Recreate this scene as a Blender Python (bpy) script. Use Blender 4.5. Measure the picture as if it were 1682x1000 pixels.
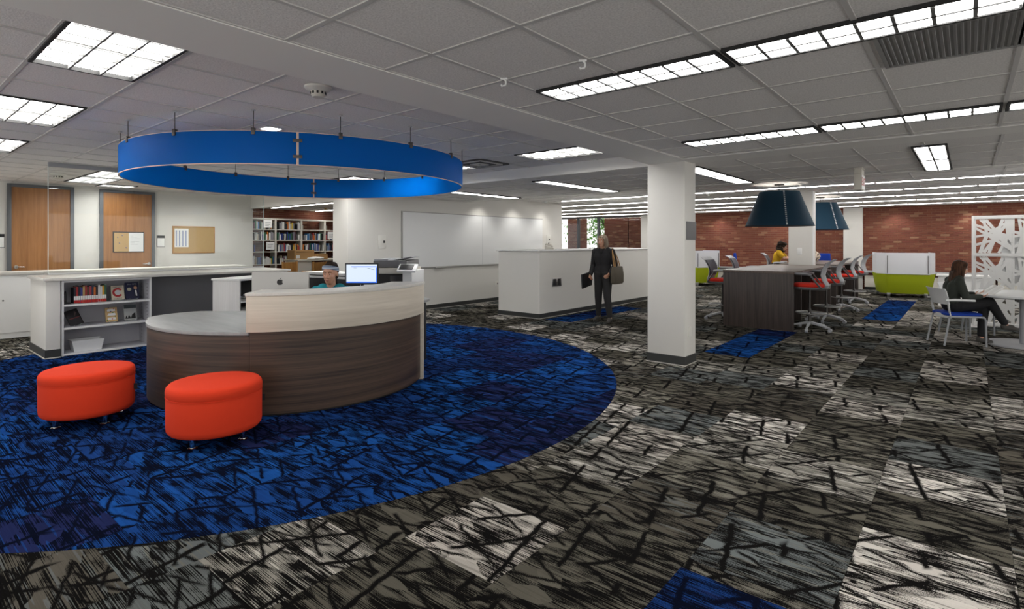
import bpy, bmesh, math, random
from mathutils import Vector, Matrix, Euler
random.seed(7)
for o in list(bpy.data.objects): bpy.data.objects.remove(o)
S = bpy.context.scene
C = S.collection
PI = math.pi
# ------------------------------------------------------------------ camera, world, exposure
YAW = math.atan(749/900.0)            # view direction measured from the +y axis of the building
cd = bpy.data.cameras.new('camera'); cam = bpy.data.objects.new('camera', cd); C.objects.link(cam)
cam.location = (0, 0, 1.5); cam.rotation_euler = (PI/2, 0, YAW)
cd.sensor_width = 36; cd.lens = 900/1682*36; cd.shift_y = -(500-399)/1682; cd.clip_start = .05; cd.clip_end = 200
S.camera = cam
w = bpy.data.worlds.new('world'); S.world = w; w.use_nodes = True
bg = w.node_tree.nodes['Background']; bg.inputs[0].default_value = (1, .975, .945, 1); bg.inputs[1].default_value = .72
S.view_settings.view_transform = 'Standard'; S.view_settings.look = 'None'; S.view_settings.gamma = 1
S.view_settings.use_curve_mapping = False; S.view_settings.exposure = .98
LAMP = 9.0                            # radiance of the fluorescent diffusers
HC = 2.65; HR = 2.50; HB = 2.494       # tiled ceilings: reception / right-hand and middle bays / plaster beams

def proj(x, y, z):
    X = x*math.cos(YAW)+y*math.sin(YAW); Y = -x*math.sin(YAW)+y*math.cos(YAW)
    if Y < .2: return None
    return (841+900*X/Y, 399-900*(z-1.5)/Y, Y)

# ------------------------------------------------------------------ mesh helpers
class G:
    def __init__(s): s.v = []; s.f = []
    def add(s, vs, fs, M=None):
        b = len(s.v)
        s.v += [tuple((M @ Vector(p)) if M else p) for p in vs]; s.f += [tuple(b+i for i in f) for f in fs]; return s
    def box(s, x0, x1, y0, y1, z0, z1, M=None):
        return s.add([(x0,y0,z0),(x1,y0,z0),(x1,y1,z0),(x0,y1,z0),(x0,y0,z1),(x1,y0,z1),(x1,y1,z1),(x0,y1,z1)],
                     [(3,2,1,0),(4,5,6,7),(0,1,5,4),(1,2,6,5),(2,3,7,6),(3,0,4,7)], M)
    def bc(s, c, d, rot=(0,0,0)):
        M = Matrix.Translation(c) @ Euler(rot).to_matrix().to_4x4()
        return s.box(-d[0]/2, d[0]/2, -d[1]/2, d[1]/2, -d[2]/2, d[2]/2, M)
    def loft(s, rings, cap=True, closed=True):
        n = len(rings[0]); b = len(s.v); s.v += [tuple(p) for r in rings for p in r]
        for i in range(len(rings)-1):
            for j in range(n if closed else n-1):
                k = (j+1) % n; s.f.append((b+i*n+j, b+i*n+k, b+(i+1)*n+k, b+(i+1)*n+j))
        if cap and closed:
            s.f.append(tuple(b+j for j in reversed(range(n)))); s.f.append(tuple(b+(len(rings)-1)*n+j for j in range(n)))
        return s
    def cyl(s, p0, p1, r0, r1=None, n=14):
        p0 = Vector(p0); p1 = Vector(p1); r1 = r0 if r1 is None else r1
        d = (p1-p0).normalized(); a = d.orthogonal().normalized(); b = d.cross(a)
        cs = [(math.cos(2*PI*i/n), math.sin(2*PI*i/n)) for i in range(n)]
        return s.loft([[p0+(a*c+b*q)*r0 for c, q in cs], [p1+(a*c+b*q)*r1 for c, q in cs]])
    def tube(s, pts, r, n=8, flat=1.0):
        pts = [Vector(p) for p in pts]; rings = []; a = None
        for i, p in enumerate(pts):
            d = (pts[min(i+1, len(pts)-1)]-pts[max(i-1, 0)]).normalized()
            a = d.orthogonal().normalized() if a is None else (a-d*a.dot(d)).normalized()
            b = d.cross(a); rr = r[i] if isinstance(r, (list, tuple)) else r
            rings.append([p+a*math.cos(2*PI*j/n)*rr+b*math.sin(2*PI*j/n)*rr*flat for j in range(n)])
        return s.loft(rings)
    def prism(s, poly, z0, z1, M=None):
        n = len(poly); vs = [(x,y,z0) for x,y in poly]+[(x,y,z1) for x,y in poly]
        fs = [tuple(reversed(range(n))), tuple(range(n,2*n))]+[(i,(i+1)%n,n+(i+1)%n,n+i) for i in range(n)]
        return s.add(vs, fs, M)
    def lathe(s, prof, n=24, c=(0,0,0), M=None):
        rings = [[(c[0]+r*math.cos(2*PI*i/n), c[1]+r*math.sin(2*PI*i/n), c[2]+z) for i in range(n)] for r, z in prof]
        if M: rings = [[tuple(M @ Vector(p)) for p in r] for r in rings]
        return s.loft(rings)
    def ball(s, c, r, n=12, m=8, M=None):
        r = (r,r,r) if not isinstance(r, (tuple, list)) else r; vs = [(0,0,-1)]; fs = []
        for i in range(1, m):
            t = PI*i/m
            vs += [(math.sin(t)*math.cos(2*PI*j/n), math.sin(t)*math.sin(2*PI*j/n), -math.cos(t)) for j in range(n)]
        vs.append((0,0,1)); L = len(vs)-1
        for j in range(n):
            fs.append((0, 1+(j+1)%n, 1+j)); fs.append((L, L-n+j, L-n+(j+1)%n))
            for i in range(m-2): fs.append((1+i*n+j, 1+i*n+(j+1)%n, 1+(i+1)*n+(j+1)%n, 1+(i+1)*n+j))
        T = Matrix.Translation(c) @ (M or Matrix.Identity(4)) @ Matrix.Diagonal((*r, 1))
        return s.add(vs, fs, T)
    def cap(s, p0, p1, r0, r1=None, n=14):
        r1 = r0 if r1 is None else r1
        s.cyl(p0, p1, r0, r1, n); s.ball(p0, r0, n, 8); s.ball(p1, r1, n, 8); return s
    def arc(s, c, r0, r1, a0, a1, z0, z1, n=24):
        P = [(c[0]+r1*math.cos(a0+(a1-a0)*i/n), c[1]+r1*math.sin(a0+(a1-a0)*i/n)) for i in range(n+1)]
        Q = [(c[0]+r0*math.cos(a0+(a1-a0)*i/n), c[1]+r0*math.sin(a0+(a1-a0)*i/n)) for i in range(n+1)]
        b = len(s.v); s.v += [(x,y,z0) for x,y in Q]+[(x,y,z0) for x,y in P]+[(x,y,z1) for x,y in P]+[(x,y,z1) for x,y in Q]
        m = n+1
        for i in range(n):
            for k in range(4):
                l = (k+1) % 4; s.f.append((b+k*m+i, b+k*m+i+1, b+l*m+i+1, b+l*m+i))
        s.f.append((b+3*m, b+2*m, b+m, b)); s.f.append((b+n, b+m+n, b+2*m+n, b+3*m+n)); return s

def mesh(name, g, mat=None, bevel=0, seg=2, smooth=40):
    me = bpy.data.meshes.new(name); me.from_pydata(g.v, [], g.f)
    bm = bmesh.new(); bm.from_mesh(me)
    bmesh.ops.recalc_face_normals(bm, faces=bm.faces)
    if bevel:
        es = [e for e in bm.edges if e.is_manifold and e.calc_face_angle(0) > .6]
        bmesh.ops.bevel(bm, geom=es, offset=bevel, segments=seg, profile=.6, affect='EDGES', clamp_overlap=True)
    bm.to_mesh(me); bm.free()
    if smooth:
        me.polygons.foreach_set('use_smooth', [True]*len(me.polygons)); me.set_sharp_from_angle(angle=math.radians(smooth))
    if mat: me.materials.append(mat)
    return me
def link(name, me, parent=None, loc=None, rot=None):
    o = bpy.data.objects.new(name, me); C.objects.link(o)
    if parent: o.parent = parent
    if loc: o.location = loc
    if rot is not None: o.rotation_euler = rot if isinstance(rot, (tuple, list, Euler)) else (0,0,rot)
    return o
def part(name, g, mat, parent=None, bevel=0, seg=2, smooth=40, loc=None, rot=None, label=None):
    o = link(name, mesh(name, g, mat, bevel, seg, smooth), parent, loc, rot)
    if label: o['label'] = label
    return o
def tag(o, label, cat, group=None, kind=None):
    o['label'] = label; o['category'] = cat
    if group: o['group'] = group
    if kind: o['kind'] = kind
    return o
def thing(name, label, cat, loc=(0,0,0), rz=0, group=None):
    o = bpy.data.objects.new(name, None); C.objects.link(o); o.location = loc; o.rotation_euler = (0,0,rz)
    o.empty_display_size = .1
    return tag(o, label, cat, group)
def dup(o, loc=None, rz=None, label=None, parent=None, group=None):
    c = o.copy(); C.objects.link(c); c.parent = parent
    if loc: c.location = loc
    if rz is not None: c.rotation_euler = (0,0,rz)
    if label: c['label'] = label
    if group: c['group'] = group
    for ch in list(o.children): dup(ch, parent=c)
    return c
ORD = ('first','second','third','fourth','fifth','sixth','seventh','eighth','ninth','tenth','eleventh','twelfth','thirteenth','fourteenth','fifteenth','sixteenth')
def struct(name, g, mat, label, cat, bevel=0):
    return tag(part(name, g, mat, bevel=bevel), label, cat, kind='structure')
def rrect(w, h, r, n=5):
    p = []
    for cx, cy, a in ((w/2-r,h/2-r,0),(-w/2+r,h/2-r,90),(-w/2+r,-h/2+r,180),(w/2-r,-h/2+r,270)):
        p += [(cx+r*math.cos(math.radians(a+90*i/n)), cy+r*math.sin(math.radians(a+90*i/n))) for i in range(n+1)]
    return p
def basis(o, x, y):
    """matrix with local x,y mapped on the given directions (z = normal)"""
    x = Vector(x).normalized(); y = Vector(y).normalized(); z = x.cross(y)
    return Matrix(((x[0],y[0],z[0],o[0]),(x[1],y[1],z[1],o[1]),(x[2],y[2],z[2],o[2]),(0,0,0,1)))
def text(name, body, size, mat, parent, M, extrude=.0006, align='CENTER'):
    cu = bpy.data.curves.new(name, 'FONT'); cu.body = body; cu.size = size; cu.extrude = extrude; cu.align_x = align; cu.align_y = 'CENTER'
    t = bpy.data.objects.new(name, cu); C.objects.link(t)
    me = bpy.data.meshes.new_from_object(t.evaluated_get(bpy.context.evaluated_depsgraph_get()))
    bpy.data.objects.remove(t); me.materials.clear(); me.materials.append(mat)
    o = link(name, me, parent); o.matrix_local = M; return o

# ------------------------------------------------------------------ materials
def nd(nt, t, ins=None, **at):
    n = nt.nodes.new(t)
    for k, v in at.items(): setattr(n, k, v)
    for k, v in (ins or {}).items():
        if hasattr(v, 'is_output'): nt.links.new(v, n.inputs[k])
        else: n.inputs[k].default_value = v
    return n
MATS = {}
def mat(name, col=(.5,.5,.5), rough=.5, metal=0, fn=None, spec=.5, emit=None, **kw):
    m = bpy.data.materials.new(name); m.use_nodes = True; nt = m.node_tree; b = nt.nodes['Principled BSDF']
    b.inputs['Base Color'].default_value = (*col, 1); b.inputs['Roughness'].default_value = rough
    b.inputs['Metallic'].default_value = metal; b.inputs['Specular IOR Level'].default_value = spec
    if emit: b.inputs['Emission Color'].default_value = (*emit[:3], 1); b.inputs['Emission Strength'].default_value = emit[3]
    for k, v in kw.items(): b.inputs[k].default_value = v
    if fn: fn(nt, b)
    MATS[name] = m; return m
def mth(nt, op, a, b=None, c=None, clamp=False):
    n = nt.nodes.new('ShaderNodeMath'); n.operation = op; n.use_clamp = clamp
    for i, v in enumerate((a, b, c)):
        if v is None: continue
        if hasattr(v, 'is_output'): nt.links.new(v, n.inputs[i])
        else: n.inputs[i].default_value = v
    return n.outputs[0]
def mixc(nt, f, a, b, mode='MIX'):
    n = nt.nodes.new('ShaderNodeMix'); n.data_type = 'RGBA'; n.blend_type = mode
    for i, v in ((0, f), (6, a), (7, b)):
        if hasattr(v, 'is_output'): nt.links.new(v, n.inputs[i])
        else: n.inputs[i].default_value = v if i == 0 else ((*v, 1) if len(v) == 3 else v)
    return n.outputs[2]
def ramp(nt, f, stops, mode='LINEAR'):
    n = nt.nodes.new('ShaderNodeValToRGB'); n.color_ramp.interpolation = mode; e = n.color_ramp.elements
    while len(e) < len(stops): e.new(.5)
    for k, (p, c) in enumerate(stops): e[k].position = p; e[k].color = (*c, 1) if len(c) == 3 else c
    nt.links.new(f, n.inputs[0]); return n.outputs[0]
def coords(nt, sc=(1,1,1), kind='Object', off=None):
    if kind == 'World': o = nd(nt, 'ShaderNodeNewGeometry').outputs['Position']
    else: o = nd(nt, 'ShaderNodeTexCoord').outputs[kind]
    if off is not None: o = nd(nt, 'ShaderNodeVectorMath', {0: o, 1: off}, operation='ADD').outputs[0]
    return nd(nt, 'ShaderNodeVectorMath', {0: o, 1: sc}, operation='MULTIPLY').outputs[0]
def noise(nt, v, scale=1, detail=2, rough=.5, dims='3D'):
    return nd(nt, 'ShaderNodeTexNoise', {'Vector': v, 'Scale': scale, 'Detail': detail, 'Roughness': rough}, noise_dimensions=dims).outputs[0]
def bump(nt, b, h, st=.3, dist=.01):
    n = nd(nt, 'ShaderNodeBump', {'Strength': st, 'Distance': dist, 'Height': h}); nt.links.new(n.outputs[0], b.inputs['Normal'])
def col(nt, b, c): nt.links.new(c, b.inputs['Base Color'])
def rndv(nt):
    a = nd(nt, 'ShaderNodeObjectInfo').outputs['Random']; g = nd(nt, 'ShaderNodeNewGeometry').outputs['Random Per Island']
    return mth(nt, 'FRACT', mth(nt, 'ADD', a, mth(nt, 'MULTIPLY', g, 7.31)))

def f_carpet(tones, dark):
    def fn(nt, b):
        r = rndv(nt)
        vm = lambda v, k, op='MULTIPLY': nd(nt, 'ShaderNodeVectorMath', {0: v, 1: k}, operation=op).outputs[0]
        off = nd(nt, 'ShaderNodeCombineXYZ', {0: mth(nt,'MULTIPLY',r,53.0), 1: mth(nt,'MULTIPLY',r,91.0), 2: 0.0}).outputs[0]
        p = coords(nt, (1,1,0), 'World', off)
        wob = nd(nt, 'ShaderNodeTexNoise', {'Vector': p, 'Scale': 14.0, 'Detail': 0.0}, noise_dimensions='2D').outputs[1]
        pw = vm(p, vm(wob, (.022,.018,0)), 'ADD')
        fine = noise(nt, p, 300, 0, .5, '2D'); fj = mth(nt,'SUBTRACT', fine, .5)
        st = noise(nt, vm(p, (1.3,240.0,0)), 1, 0.5, .5, '2D'); stb = noise(nt, vm(p, (1.6,38.0,0)), 1, 1, .5, '2D')
        brk = noise(nt, vm(p, (6.0,20.0,0)), 1, 1, .5, '2D')
        cells = nd(nt, 'ShaderNodeTexVoronoi', {'Vector': vm(pw, (5.0,16.0,0)), 'Scale': 1.0}, voronoi_dimensions='2D', feature='F1').outputs['Color']
        sp = nd(nt, 'ShaderNodeSeparateColor', {0: cells})
        thr = mth(nt,'ADD', mth(nt,'MULTIPLY_ADD', brk, -.75, .915), mth(nt,'MULTIPLY_ADD', sp.outputs[0], .20, -.10))
        m = mth(nt,'MULTIPLY_ADD', mth(nt,'SUBTRACT', mth(nt,'ADD', st, mth(nt,'MULTIPLY', fj, .30)), thr), 22.0, .5, True)
        m = mth(nt,'MAXIMUM', m, mth(nt,'MULTIPLY', mth(nt,'GREATER_THAN', sp.outputs[1], .88), .9))
        def fam(th, sc_, w_, seed, msk):
            t_ = nd(nt, 'ShaderNodeVectorMath', {0: pw, 1: (math.cos(math.radians(th))*sc_, math.sin(math.radians(th))*sc_, 0)}, operation='DOT_PRODUCT').outputs['Value']
            d = nd(nt, 'ShaderNodeTexVoronoi', {'W': mth(nt,'ADD', t_, seed), 'Scale': 1.0}, voronoi_dimensions='1D', feature='DISTANCE_TO_EDGE').outputs['Distance']
            e_ = mth(nt,'MULTIPLY_ADD', mth(nt,'ADD', mth(nt,'MULTIPLY', d, 1/sc_), mth(nt,'MULTIPLY', fj, .022)), 1/.007, -w_/.007, True)
            k_ = noise(nt, vm(p, (seed, seed*1.7, 0), 'ADD'), 3.6, 0, .5, '2D')
            return mth(nt,'MAXIMUM', e_, mth(nt,'MULTIPLY_ADD', k_, 14.0, -14.0*msk, True))
        m = mth(nt,'MULTIPLY', m, fam(12, 3.2, .013, 3.3, .50)); m = mth(nt,'MULTIPLY', m, fam(-38, 3.0, .012, 8.1, .50))
        m = mth(nt,'MULTIPLY', m, fam(68, 5.5, .007, 5.7, .50)); m = mth(nt,'MULTIPLY', m, fam(108, 6.0, .006, 1.9, .50))
        tone = ramp(nt, r, tones, 'CONSTANT')
        alt = ramp(nt, mth(nt,'FRACT', mth(nt,'ADD', r, .37)), tones, 'CONSTANT')
        tone = mixc(nt, mth(nt,'MULTIPLY', mth(nt,'GREATER_THAN', stb, .60), .65), tone, alt)
        tone = mixc(nt, mth(nt,'MULTIPLY', sp.outputs[2], .4), tone, mixc(nt, .5, tone, dark))
        col(nt, b, mixc(nt, m, dark, tone)); bump(nt, b, fine, .35, .003)
    return fn
mat('carpet', rough=1, spec=0, fn=f_carpet([(0,(.52,.48,.43)),(.10,(.12,.112,.09)),(.24,(.15,.165,.165)),(.36,(.30,.285,.25)),(.48,(.10,.09,.072)),(.60,(.20,.188,.155)),(.74,(.66,.62,.565)),(.84,(.14,.15,.145)),(.93,(.11,.10,.082))], (.0075,.007,.007)))
mat('carpet_blue', rough=1, spec=0, fn=f_carpet([(0,(.013,.066,.26)),(.20,(.013,.046,.18)),(.42,(.013,.080,.30)),(.60,(.018,.024,.085)),(.76,(.013,.056,.22))], (.004,.0055,.014)))
mat('floor_base', (.02,.02,.02), .9)
def f_ctile(nt, b):
    p = coords(nt, (1,1,1), 'World'); n = noise(nt, p, 105, 2, .65); pit = nd(nt,'ShaderNodeTexVoronoi',{'Vector':p,'Scale':75.0}).outputs['Distance']
    pm = mth(nt,'MULTIPLY_ADD', pit, -9.0, 1.3, True)
    v = mth(nt,'MULTIPLY_ADD', rndv(nt), .04, .86)
    c = nd(nt,'ShaderNodeCombineColor',{0:v,1:mth(nt,'MULTIPLY',v,.975),2:mth(nt,'MULTIPLY',v,.945)}).outputs[0]
    c = mixc(nt, mth(nt,'MULTIPLY',mth(nt,'SUBTRACT',n,.38),1.5), c, (.50,.485,.465)); c = mixc(nt, mth(nt,'MULTIPLY',pm,.25), c, (.2,.2,.2))
    col(nt, b, c); bump(nt, b, n, .5, .004)
mat('ceiling_tile', rough=.95, spec=.15, fn=f_ctile)
mat('grid', (.60,.585,.565), .5)
mat('soffit', (.84,.825,.79), .7, fn=lambda nt,b: bump(nt,b,noise(nt,coords(nt,(1,1,1),'World'),300,1),.06,.002))
mat('wall', (.69,.675,.635), .62, fn=lambda nt,b: bump(nt,b,noise(nt,coords(nt,(1,1,1),'World'),220,2),.08,.002))
mat('wall_gray', (.50,.50,.49), .6, fn=lambda nt,b: bump(nt,b,noise(nt,coords(nt,(1,1,1),'World'),220,2),.08,.002))
mat('base', (.035,.037,.036), .45); mat('base_edge', (.55,.53,.48), .5)
mat('diffuser', (.9,.9,.9), .4, emit=(1,.985,.955,LAMP)); mat('diffuser_soft', (.9,.9,.9), .4, emit=(1,.985,.955,LAMP*.35)); mat('strip', (.9,.9,.9), .4, emit=(1,.98,.95,LAMP*1.6))
mat('louvre', (.16,.16,.155), .5); mat('black', (.008,.008,.008), .6); mat('blackpl', (.014,.014,.016), .38)
mat('steel', (.60,.60,.60), .3, 1); mat('chrome', (.85,.85,.85), .08, 1); mat('darkmetal', (.10,.095,.09), .4, .8); mat('silver', (.36,.355,.34), .4, .5)
mat('white', (.78,.78,.765), .45); mat('whitepl', (.74,.75,.75), .35); mat('offwhite', (.62,.59,.52), .5)
mat('plate', (.72,.71,.66), .4); mat('paper', (.85,.85,.83), .8); mat('grayplast', (.33,.34,.36), .45); mat('lightgray', (.40,.41,.43), .42)
def f_ring(nt, b):
    out = nt.nodes['Material Output']; t = nd(nt,'ShaderNodeBsdfTranslucent',{'Color':(.0,.50,1.0,1)})
    mx = nd(nt,'ShaderNodeMixShader',{0:.58,1:b.outputs[0],2:t.outputs[0]}); nt.links.new(mx.outputs[0], out.inputs[0])
mat('ring_blue', (.0,.13,.42), .5, spec=.2, fn=f_ring); mat('ring_edge', (.72,.56,.42), .5)
def f_wood(c1, c2, sc, c3=None, bp=.1):
    def fn(nt, b):
        p = coords(nt, sc); wv = noise(nt, coords(nt, tuple(s*.28 for s in sc)), 1, 2)
        n = noise(nt, p, 1, 5, .62); n2 = noise(nt, coords(nt, tuple(s*4 for s in sc)), 1, 2)
        f = mth(nt,'ADD', mth(nt,'MULTIPLY',n,.6), mth(nt,'ADD', mth(nt,'MULTIPLY',wv,.35), mth(nt,'MULTIPLY',n2,.12)))
        c = ramp(nt, f, [(.36,c1),(.55,tuple((a+q)/2 for a,q in zip(c1,c2))),(.72,c2)])
        col(nt, b, c); bump(nt, b, n, bp, .002)
    return fn
mat('desk_wood', rough=.42, fn=f_wood((.014,.008,.006),(.105,.064,.042),(.55,.55,44),bp=.15))
mat('table_wood', rough=.42, fn=f_wood((.020,.015,.013),(.075,.056,.048),(40,40,1.2)))
mat('table_top', rough=.35, fn=f_wood((.075,.055,.045),(.17,.13,.11),(40,1.2,3)))
mat('cream_lam', rough=.42, fn=f_wood((.52,.46,.375),(.66,.60,.505),(1.0,1.0,34),bp=.03))
mat('cream_top', rough=.38, fn=f_wood((.57,.555,.51),(.65,.63,.585),(1.0,30,8),bp=.02))
mat('gray_lam', rough=.38, fn=f_wood((.20,.21,.21),(.33,.34,.34),(1.0,9,4),bp=.02))
mat('white_lam', rough=.42, fn=f_wood((.60,.59,.57),(.72,.71,.69),(38,38,1.1),bp=.02))
mat('door_wood', rough=.35, fn=f_wood((.24,.098,.028),(.40,.185,.062),(22,22,.9),bp=.02))
mat('oak', rough=.4, fn=f_wood((.36,.16,.04),(.58,.31,.10),(14,14,1.2)))
mat('frame_gray', (.10,.108,.118), .4); mat('panel_gray', (.135,.135,.14), .5); mat('shelf_gray', (.52,.52,.555), .4)
def f_fab(c, sc=500, st=.5):
    def fn(nt, b):
        p = coords(nt); n = noise(nt, p, sc, 1); n2 = noise(nt, p, 7, 2)
        col(nt, b, mixc(nt, mth(nt,'MULTIPLY',n2,.30), mixc(nt, mth(nt,'MULTIPLY',n,.35), c, tuple(x*.6 for x in c)), tuple(x*.8 for x in c))); bump(nt, b, n, st, .002)
    return fn
mat('orange', rough=.85, spec=.2, fn=f_fab((.74,.048,.014))); mat('red', rough=.8, spec=.2, fn=f_fab((.72,.035,.018)))
mat('bluefab', rough=.85, spec=.2, fn=f_fab((.012,.05,.36))); mat('green', rough=.85, spec=.2, fn=f_fab((.30,.36,.008)))
mat('lampblue', rough=.75, spec=.25, fn=f_fab((.010,.042,.075), 300)); mat('yellow', rough=.8, spec=.2, fn=f_fab((.62,.36,.02)))
mat('maroon', rough=.7, fn=f_fab((.09,.02,.022))); mat('meshback', (.11,.105,.125), .7)
def f_brick(nt, b):
    r = rndv(nt); p = coords(nt, (1,1,1), 'World'); n = noise(nt, p, 60, 3, .6)
    c = ramp(nt, r, [(0,(.155,.048,.032)),(.25,(.205,.068,.042)),(.5,(.235,.085,.052)),(.72,(.18,.055,.04)),(.88,(.27,.11,.065)),(.96,(.36,.20,.12))])
    col(nt, b, mixc(nt, mth(nt,'MULTIPLY',n,.5), c, (.10,.035,.028))); bump(nt, b, n, .4, .004)
mat('brick', rough=.88, spec=.2, fn=f_brick); mat('mortar', (.26,.165,.115), .95, spec=.1)
def f_glass(nt, b):
    out = nt.nodes['Material Output']; t = nd(nt,'ShaderNodeBsdfTransparent',{'Color':(.97,.985,.98,1)}); g = nd(nt,'ShaderNodeBsdfGlossy',{'Roughness':.02})
    fr = nd(nt,'ShaderNodeFresnel',{'IOR':1.45}); mx = nd(nt,'ShaderNodeMixShader',{0:mth(nt,'MULTIPLY',fr.outputs[0],.8),1:t.outputs[0],2:g.outputs[0]}); nt.links.new(mx.outputs[0], out.inputs[0])
mat('glass', fn=f_glass); mat('glass_edge', (.62,.70,.68), .15)
def f_frost(nt, b):
    out = nt.nodes['Material Output']; t = nd(nt,'ShaderNodeBsdfTransparent'); tl = nd(nt,'ShaderNodeBsdfTranslucent',{'Color':(.85,.86,.9,1)})
    m1 = nd(nt,'ShaderNodeMixShader',{0:.35,1:b.outputs[0],2:tl.outputs[0]}); m2 = nd(nt,'ShaderNodeMixShader',{0:.16,1:m1.outputs[0],2:t.outputs[0]}); nt.links.new(m2.outputs[0], out.inputs[0])
mat('frost', (.80,.81,.84), .35, fn=f_frost)
mat('cork', rough=.9, fn=lambda nt,b: col(nt,b,ramp(nt,noise(nt,coords(nt),140,3,.7),[(.3,(.36,.22,.085)),(.7,(.60,.42,.20))])))
mat('card', (.46,.27,.11), .8); mat('screen', (.02,.02,.02), .3, emit=(.74,.85,1,.5)); mat('screen_blue', (.02,.05,.3), .3, emit=(.05,.18,.75,.55))
mat('leaf', (.10,.30,.03), .7); mat('bark', (.03,.022,.016), .9); mat('skin', (.56,.30,.20), .5, **{'Subsurface Weight':.08}); mat('lip', (.36,.09,.075), .45)
def f_hair(c1, c2):
    return lambda nt,b: col(nt,b,ramp(nt,noise(nt,coords(nt,(60,60,3)),1,3),[(.35,c1),(.65,c2)]))
mat('hair_dark', rough=.75, spec=.2, fn=f_hair((.010,.006,.004),(.035,.02,.012))); mat('hair_brown', rough=.7, spec=.25, fn=f_hair((.022,.010,.006),(.085,.038,.018))); mat('hair_gray', rough=.55, fn=f_hair((.13,.09,.06),(.36,.28,.20)))
mat('teal', rough=.8, fn=f_fab((.005,.26,.32))); mat('olive', rough=.85, fn=f_fab((.028,.034,.026))); mat('blackfab', rough=.85, fn=f_fab((.010,.010,.012))); mat('coat', rough=.85, fn=f_fab((.013,.012,.014)))
mat('graypants', rough=.85, fn=f_fab((.022,.021,.022))); mat('tote', rough=.8, fn=f_fab((.11,.092,.066))); mat('tan', (.35,.19,.06), .6); mat('shoe', (.055,.05,.045), .7); mat('sole', (.45,.36,.22), .7)
mat('headband', rough=.8, fn=lambda nt,b: col(nt,b,ramp(nt,mth(nt,'FRACT',mth(nt,'MULTIPLY',nd(nt,'ShaderNodeSeparateXYZ',{0:coords(nt)}).outputs[2],38.0)),[(0,(.12,.17,.26)),(.55,(.12,.17,.26)),(.6,(.40,.46,.55)),(.95,(.40,.46,.55))])))
mat('concrete', (.35,.34,.32), .9); mat('brass', (.55,.38,.10), .35, .8); mat('redtext', (.55,.02,.02), .5); mat('darkvent', (.05,.05,.05), .6); mat('ventgray', (.30,.30,.29), .5)
# ------------------------------------------------------------------ floor
T = .593; X0 = .165; CC = (-6.228, 3.278); CR = 3.863
floor = struct('floor', G().box(-19, 4.2, -2.2, 21.3, -.06, -.006), MATS['floor_base'], 'carpet tiled floor of the library, striped grey and charcoal with a blue circle', 'floor')
blue_cells = {(-2,): (1.26, 2.45), (-5,): (7.49, 10.15), (-3,): (12.75, 17.45)}
tile_me = mesh('carpet_tile', G().box(.0008, T-.0008, .0008, T-.0008, -.006, 0), MATS['carpet'], smooth=0)
tileb_me = mesh('carpet_tile', G().box(.0008, T-.0008, .0008, T-.0008, -.006, 0), MATS['carpet_blue'], smooth=0)
cells = []
for i in range(-32, 7):
    colshift = (.02, .31, .17, .45)[i % 4]
    for j in range(-4, 37):
        x = X0+i*T; y = j*T+colshift
        if y > 21 or x < -18.6: continue
        cs = [(x,y),(x+T,y),(x+T,y+T),(x,y+T)]
        if all(math.hypot(a-CC[0], b-CC[1]) < CR for a, b in cs): continue
        pj = [proj(a, b, 0) for a, b in cs]; area = 0
        if all(pj):
            area = abs(sum(pj[k][0]*pj[(k+1)%4][1]-pj[(k+1)%4][0]*pj[k][1] for k in range(4)))/2
            if not any(-60 < p[0] < 1740 and p[1] < 1060 for p in pj): area = 0
        if x < -9.4 and y > 6: area *= .01
        cells.append((area, x, y, i))
cells.sort(reverse=True)
rest = G()
STRIPS = ((-2.20, -2.80, 7.49, 10.14), (-1.02, -1.614, 12.75, 17.45), (-.428, -1.021, 1.26, 2.45), (-5.77, -6.37, 8.66, 11.6))
for k, (a, x, y, i) in enumerate(cells):
    if k < 300 and a > 0: link('carpet_tile', tile_me, floor, (x, y, 0))
    else: rest.box(x+.0008, x+T-.0008, y+.0008, y+T-.0008, -.006, 0)
r_ = part('carpet_tile_field', rest, MATS['carpet'], floor, smooth=0); r_['kind'] = 'stuff'
for (xa, xb, ya, yb) in STRIPS:                     # blue accent runs between the grey tiles
    n = max(1, round((yb-ya)/T)); h = (yb-ya)/n
    gg = mesh('blue_accent_tile', G().box(0, xa-xb-.002, 0, h-.002, -.006, .001), MATS['carpet_blue'], smooth=0)
    for j in range(n): link('blue_accent_tile', gg, floor, (xb, ya+j*h, 0))
def clip(poly, c, r, n=180):
    for k in range(n):
        a = 2*PI*k/n; nx, ny = math.cos(a), math.sin(a); rr = r*math.cos(PI/n)
        d = [(p[0]-c[0])*nx+(p[1]-c[1])*ny-rr for p in poly]; out = []
        for q in range(len(poly)):
            A, B, da, db = poly[q], poly[(q+1)%len(poly)], d[q], d[(q+1)%len(poly)]
            if da <= 0: out.append(A)
            if da*db < 0: t = da/(da-db); out.append((A[0]+(B[0]-A[0])*t, A[1]+(B[1]-A[1])*t))
        poly = out
        if len(poly) < 3: return None
    return poly
for i in range(-18, -3):
    for j in range(-2, 14):
        x = X0+i*T; y = j*T+(.02,.31,.17,.45)[i % 4]
        pl = clip([(x+.0008,y+.0008),(x+T-.0008,y+.0008),(x+T-.0008,y+T-.0008),(x+.0008,y+T-.0008)], CC, CR)
        if pl and len(pl) > 2: part('blue_carpet_tile', G().prism(pl, -.003, .0015), MATS['carpet_blue'], floor, smooth=0)

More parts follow.
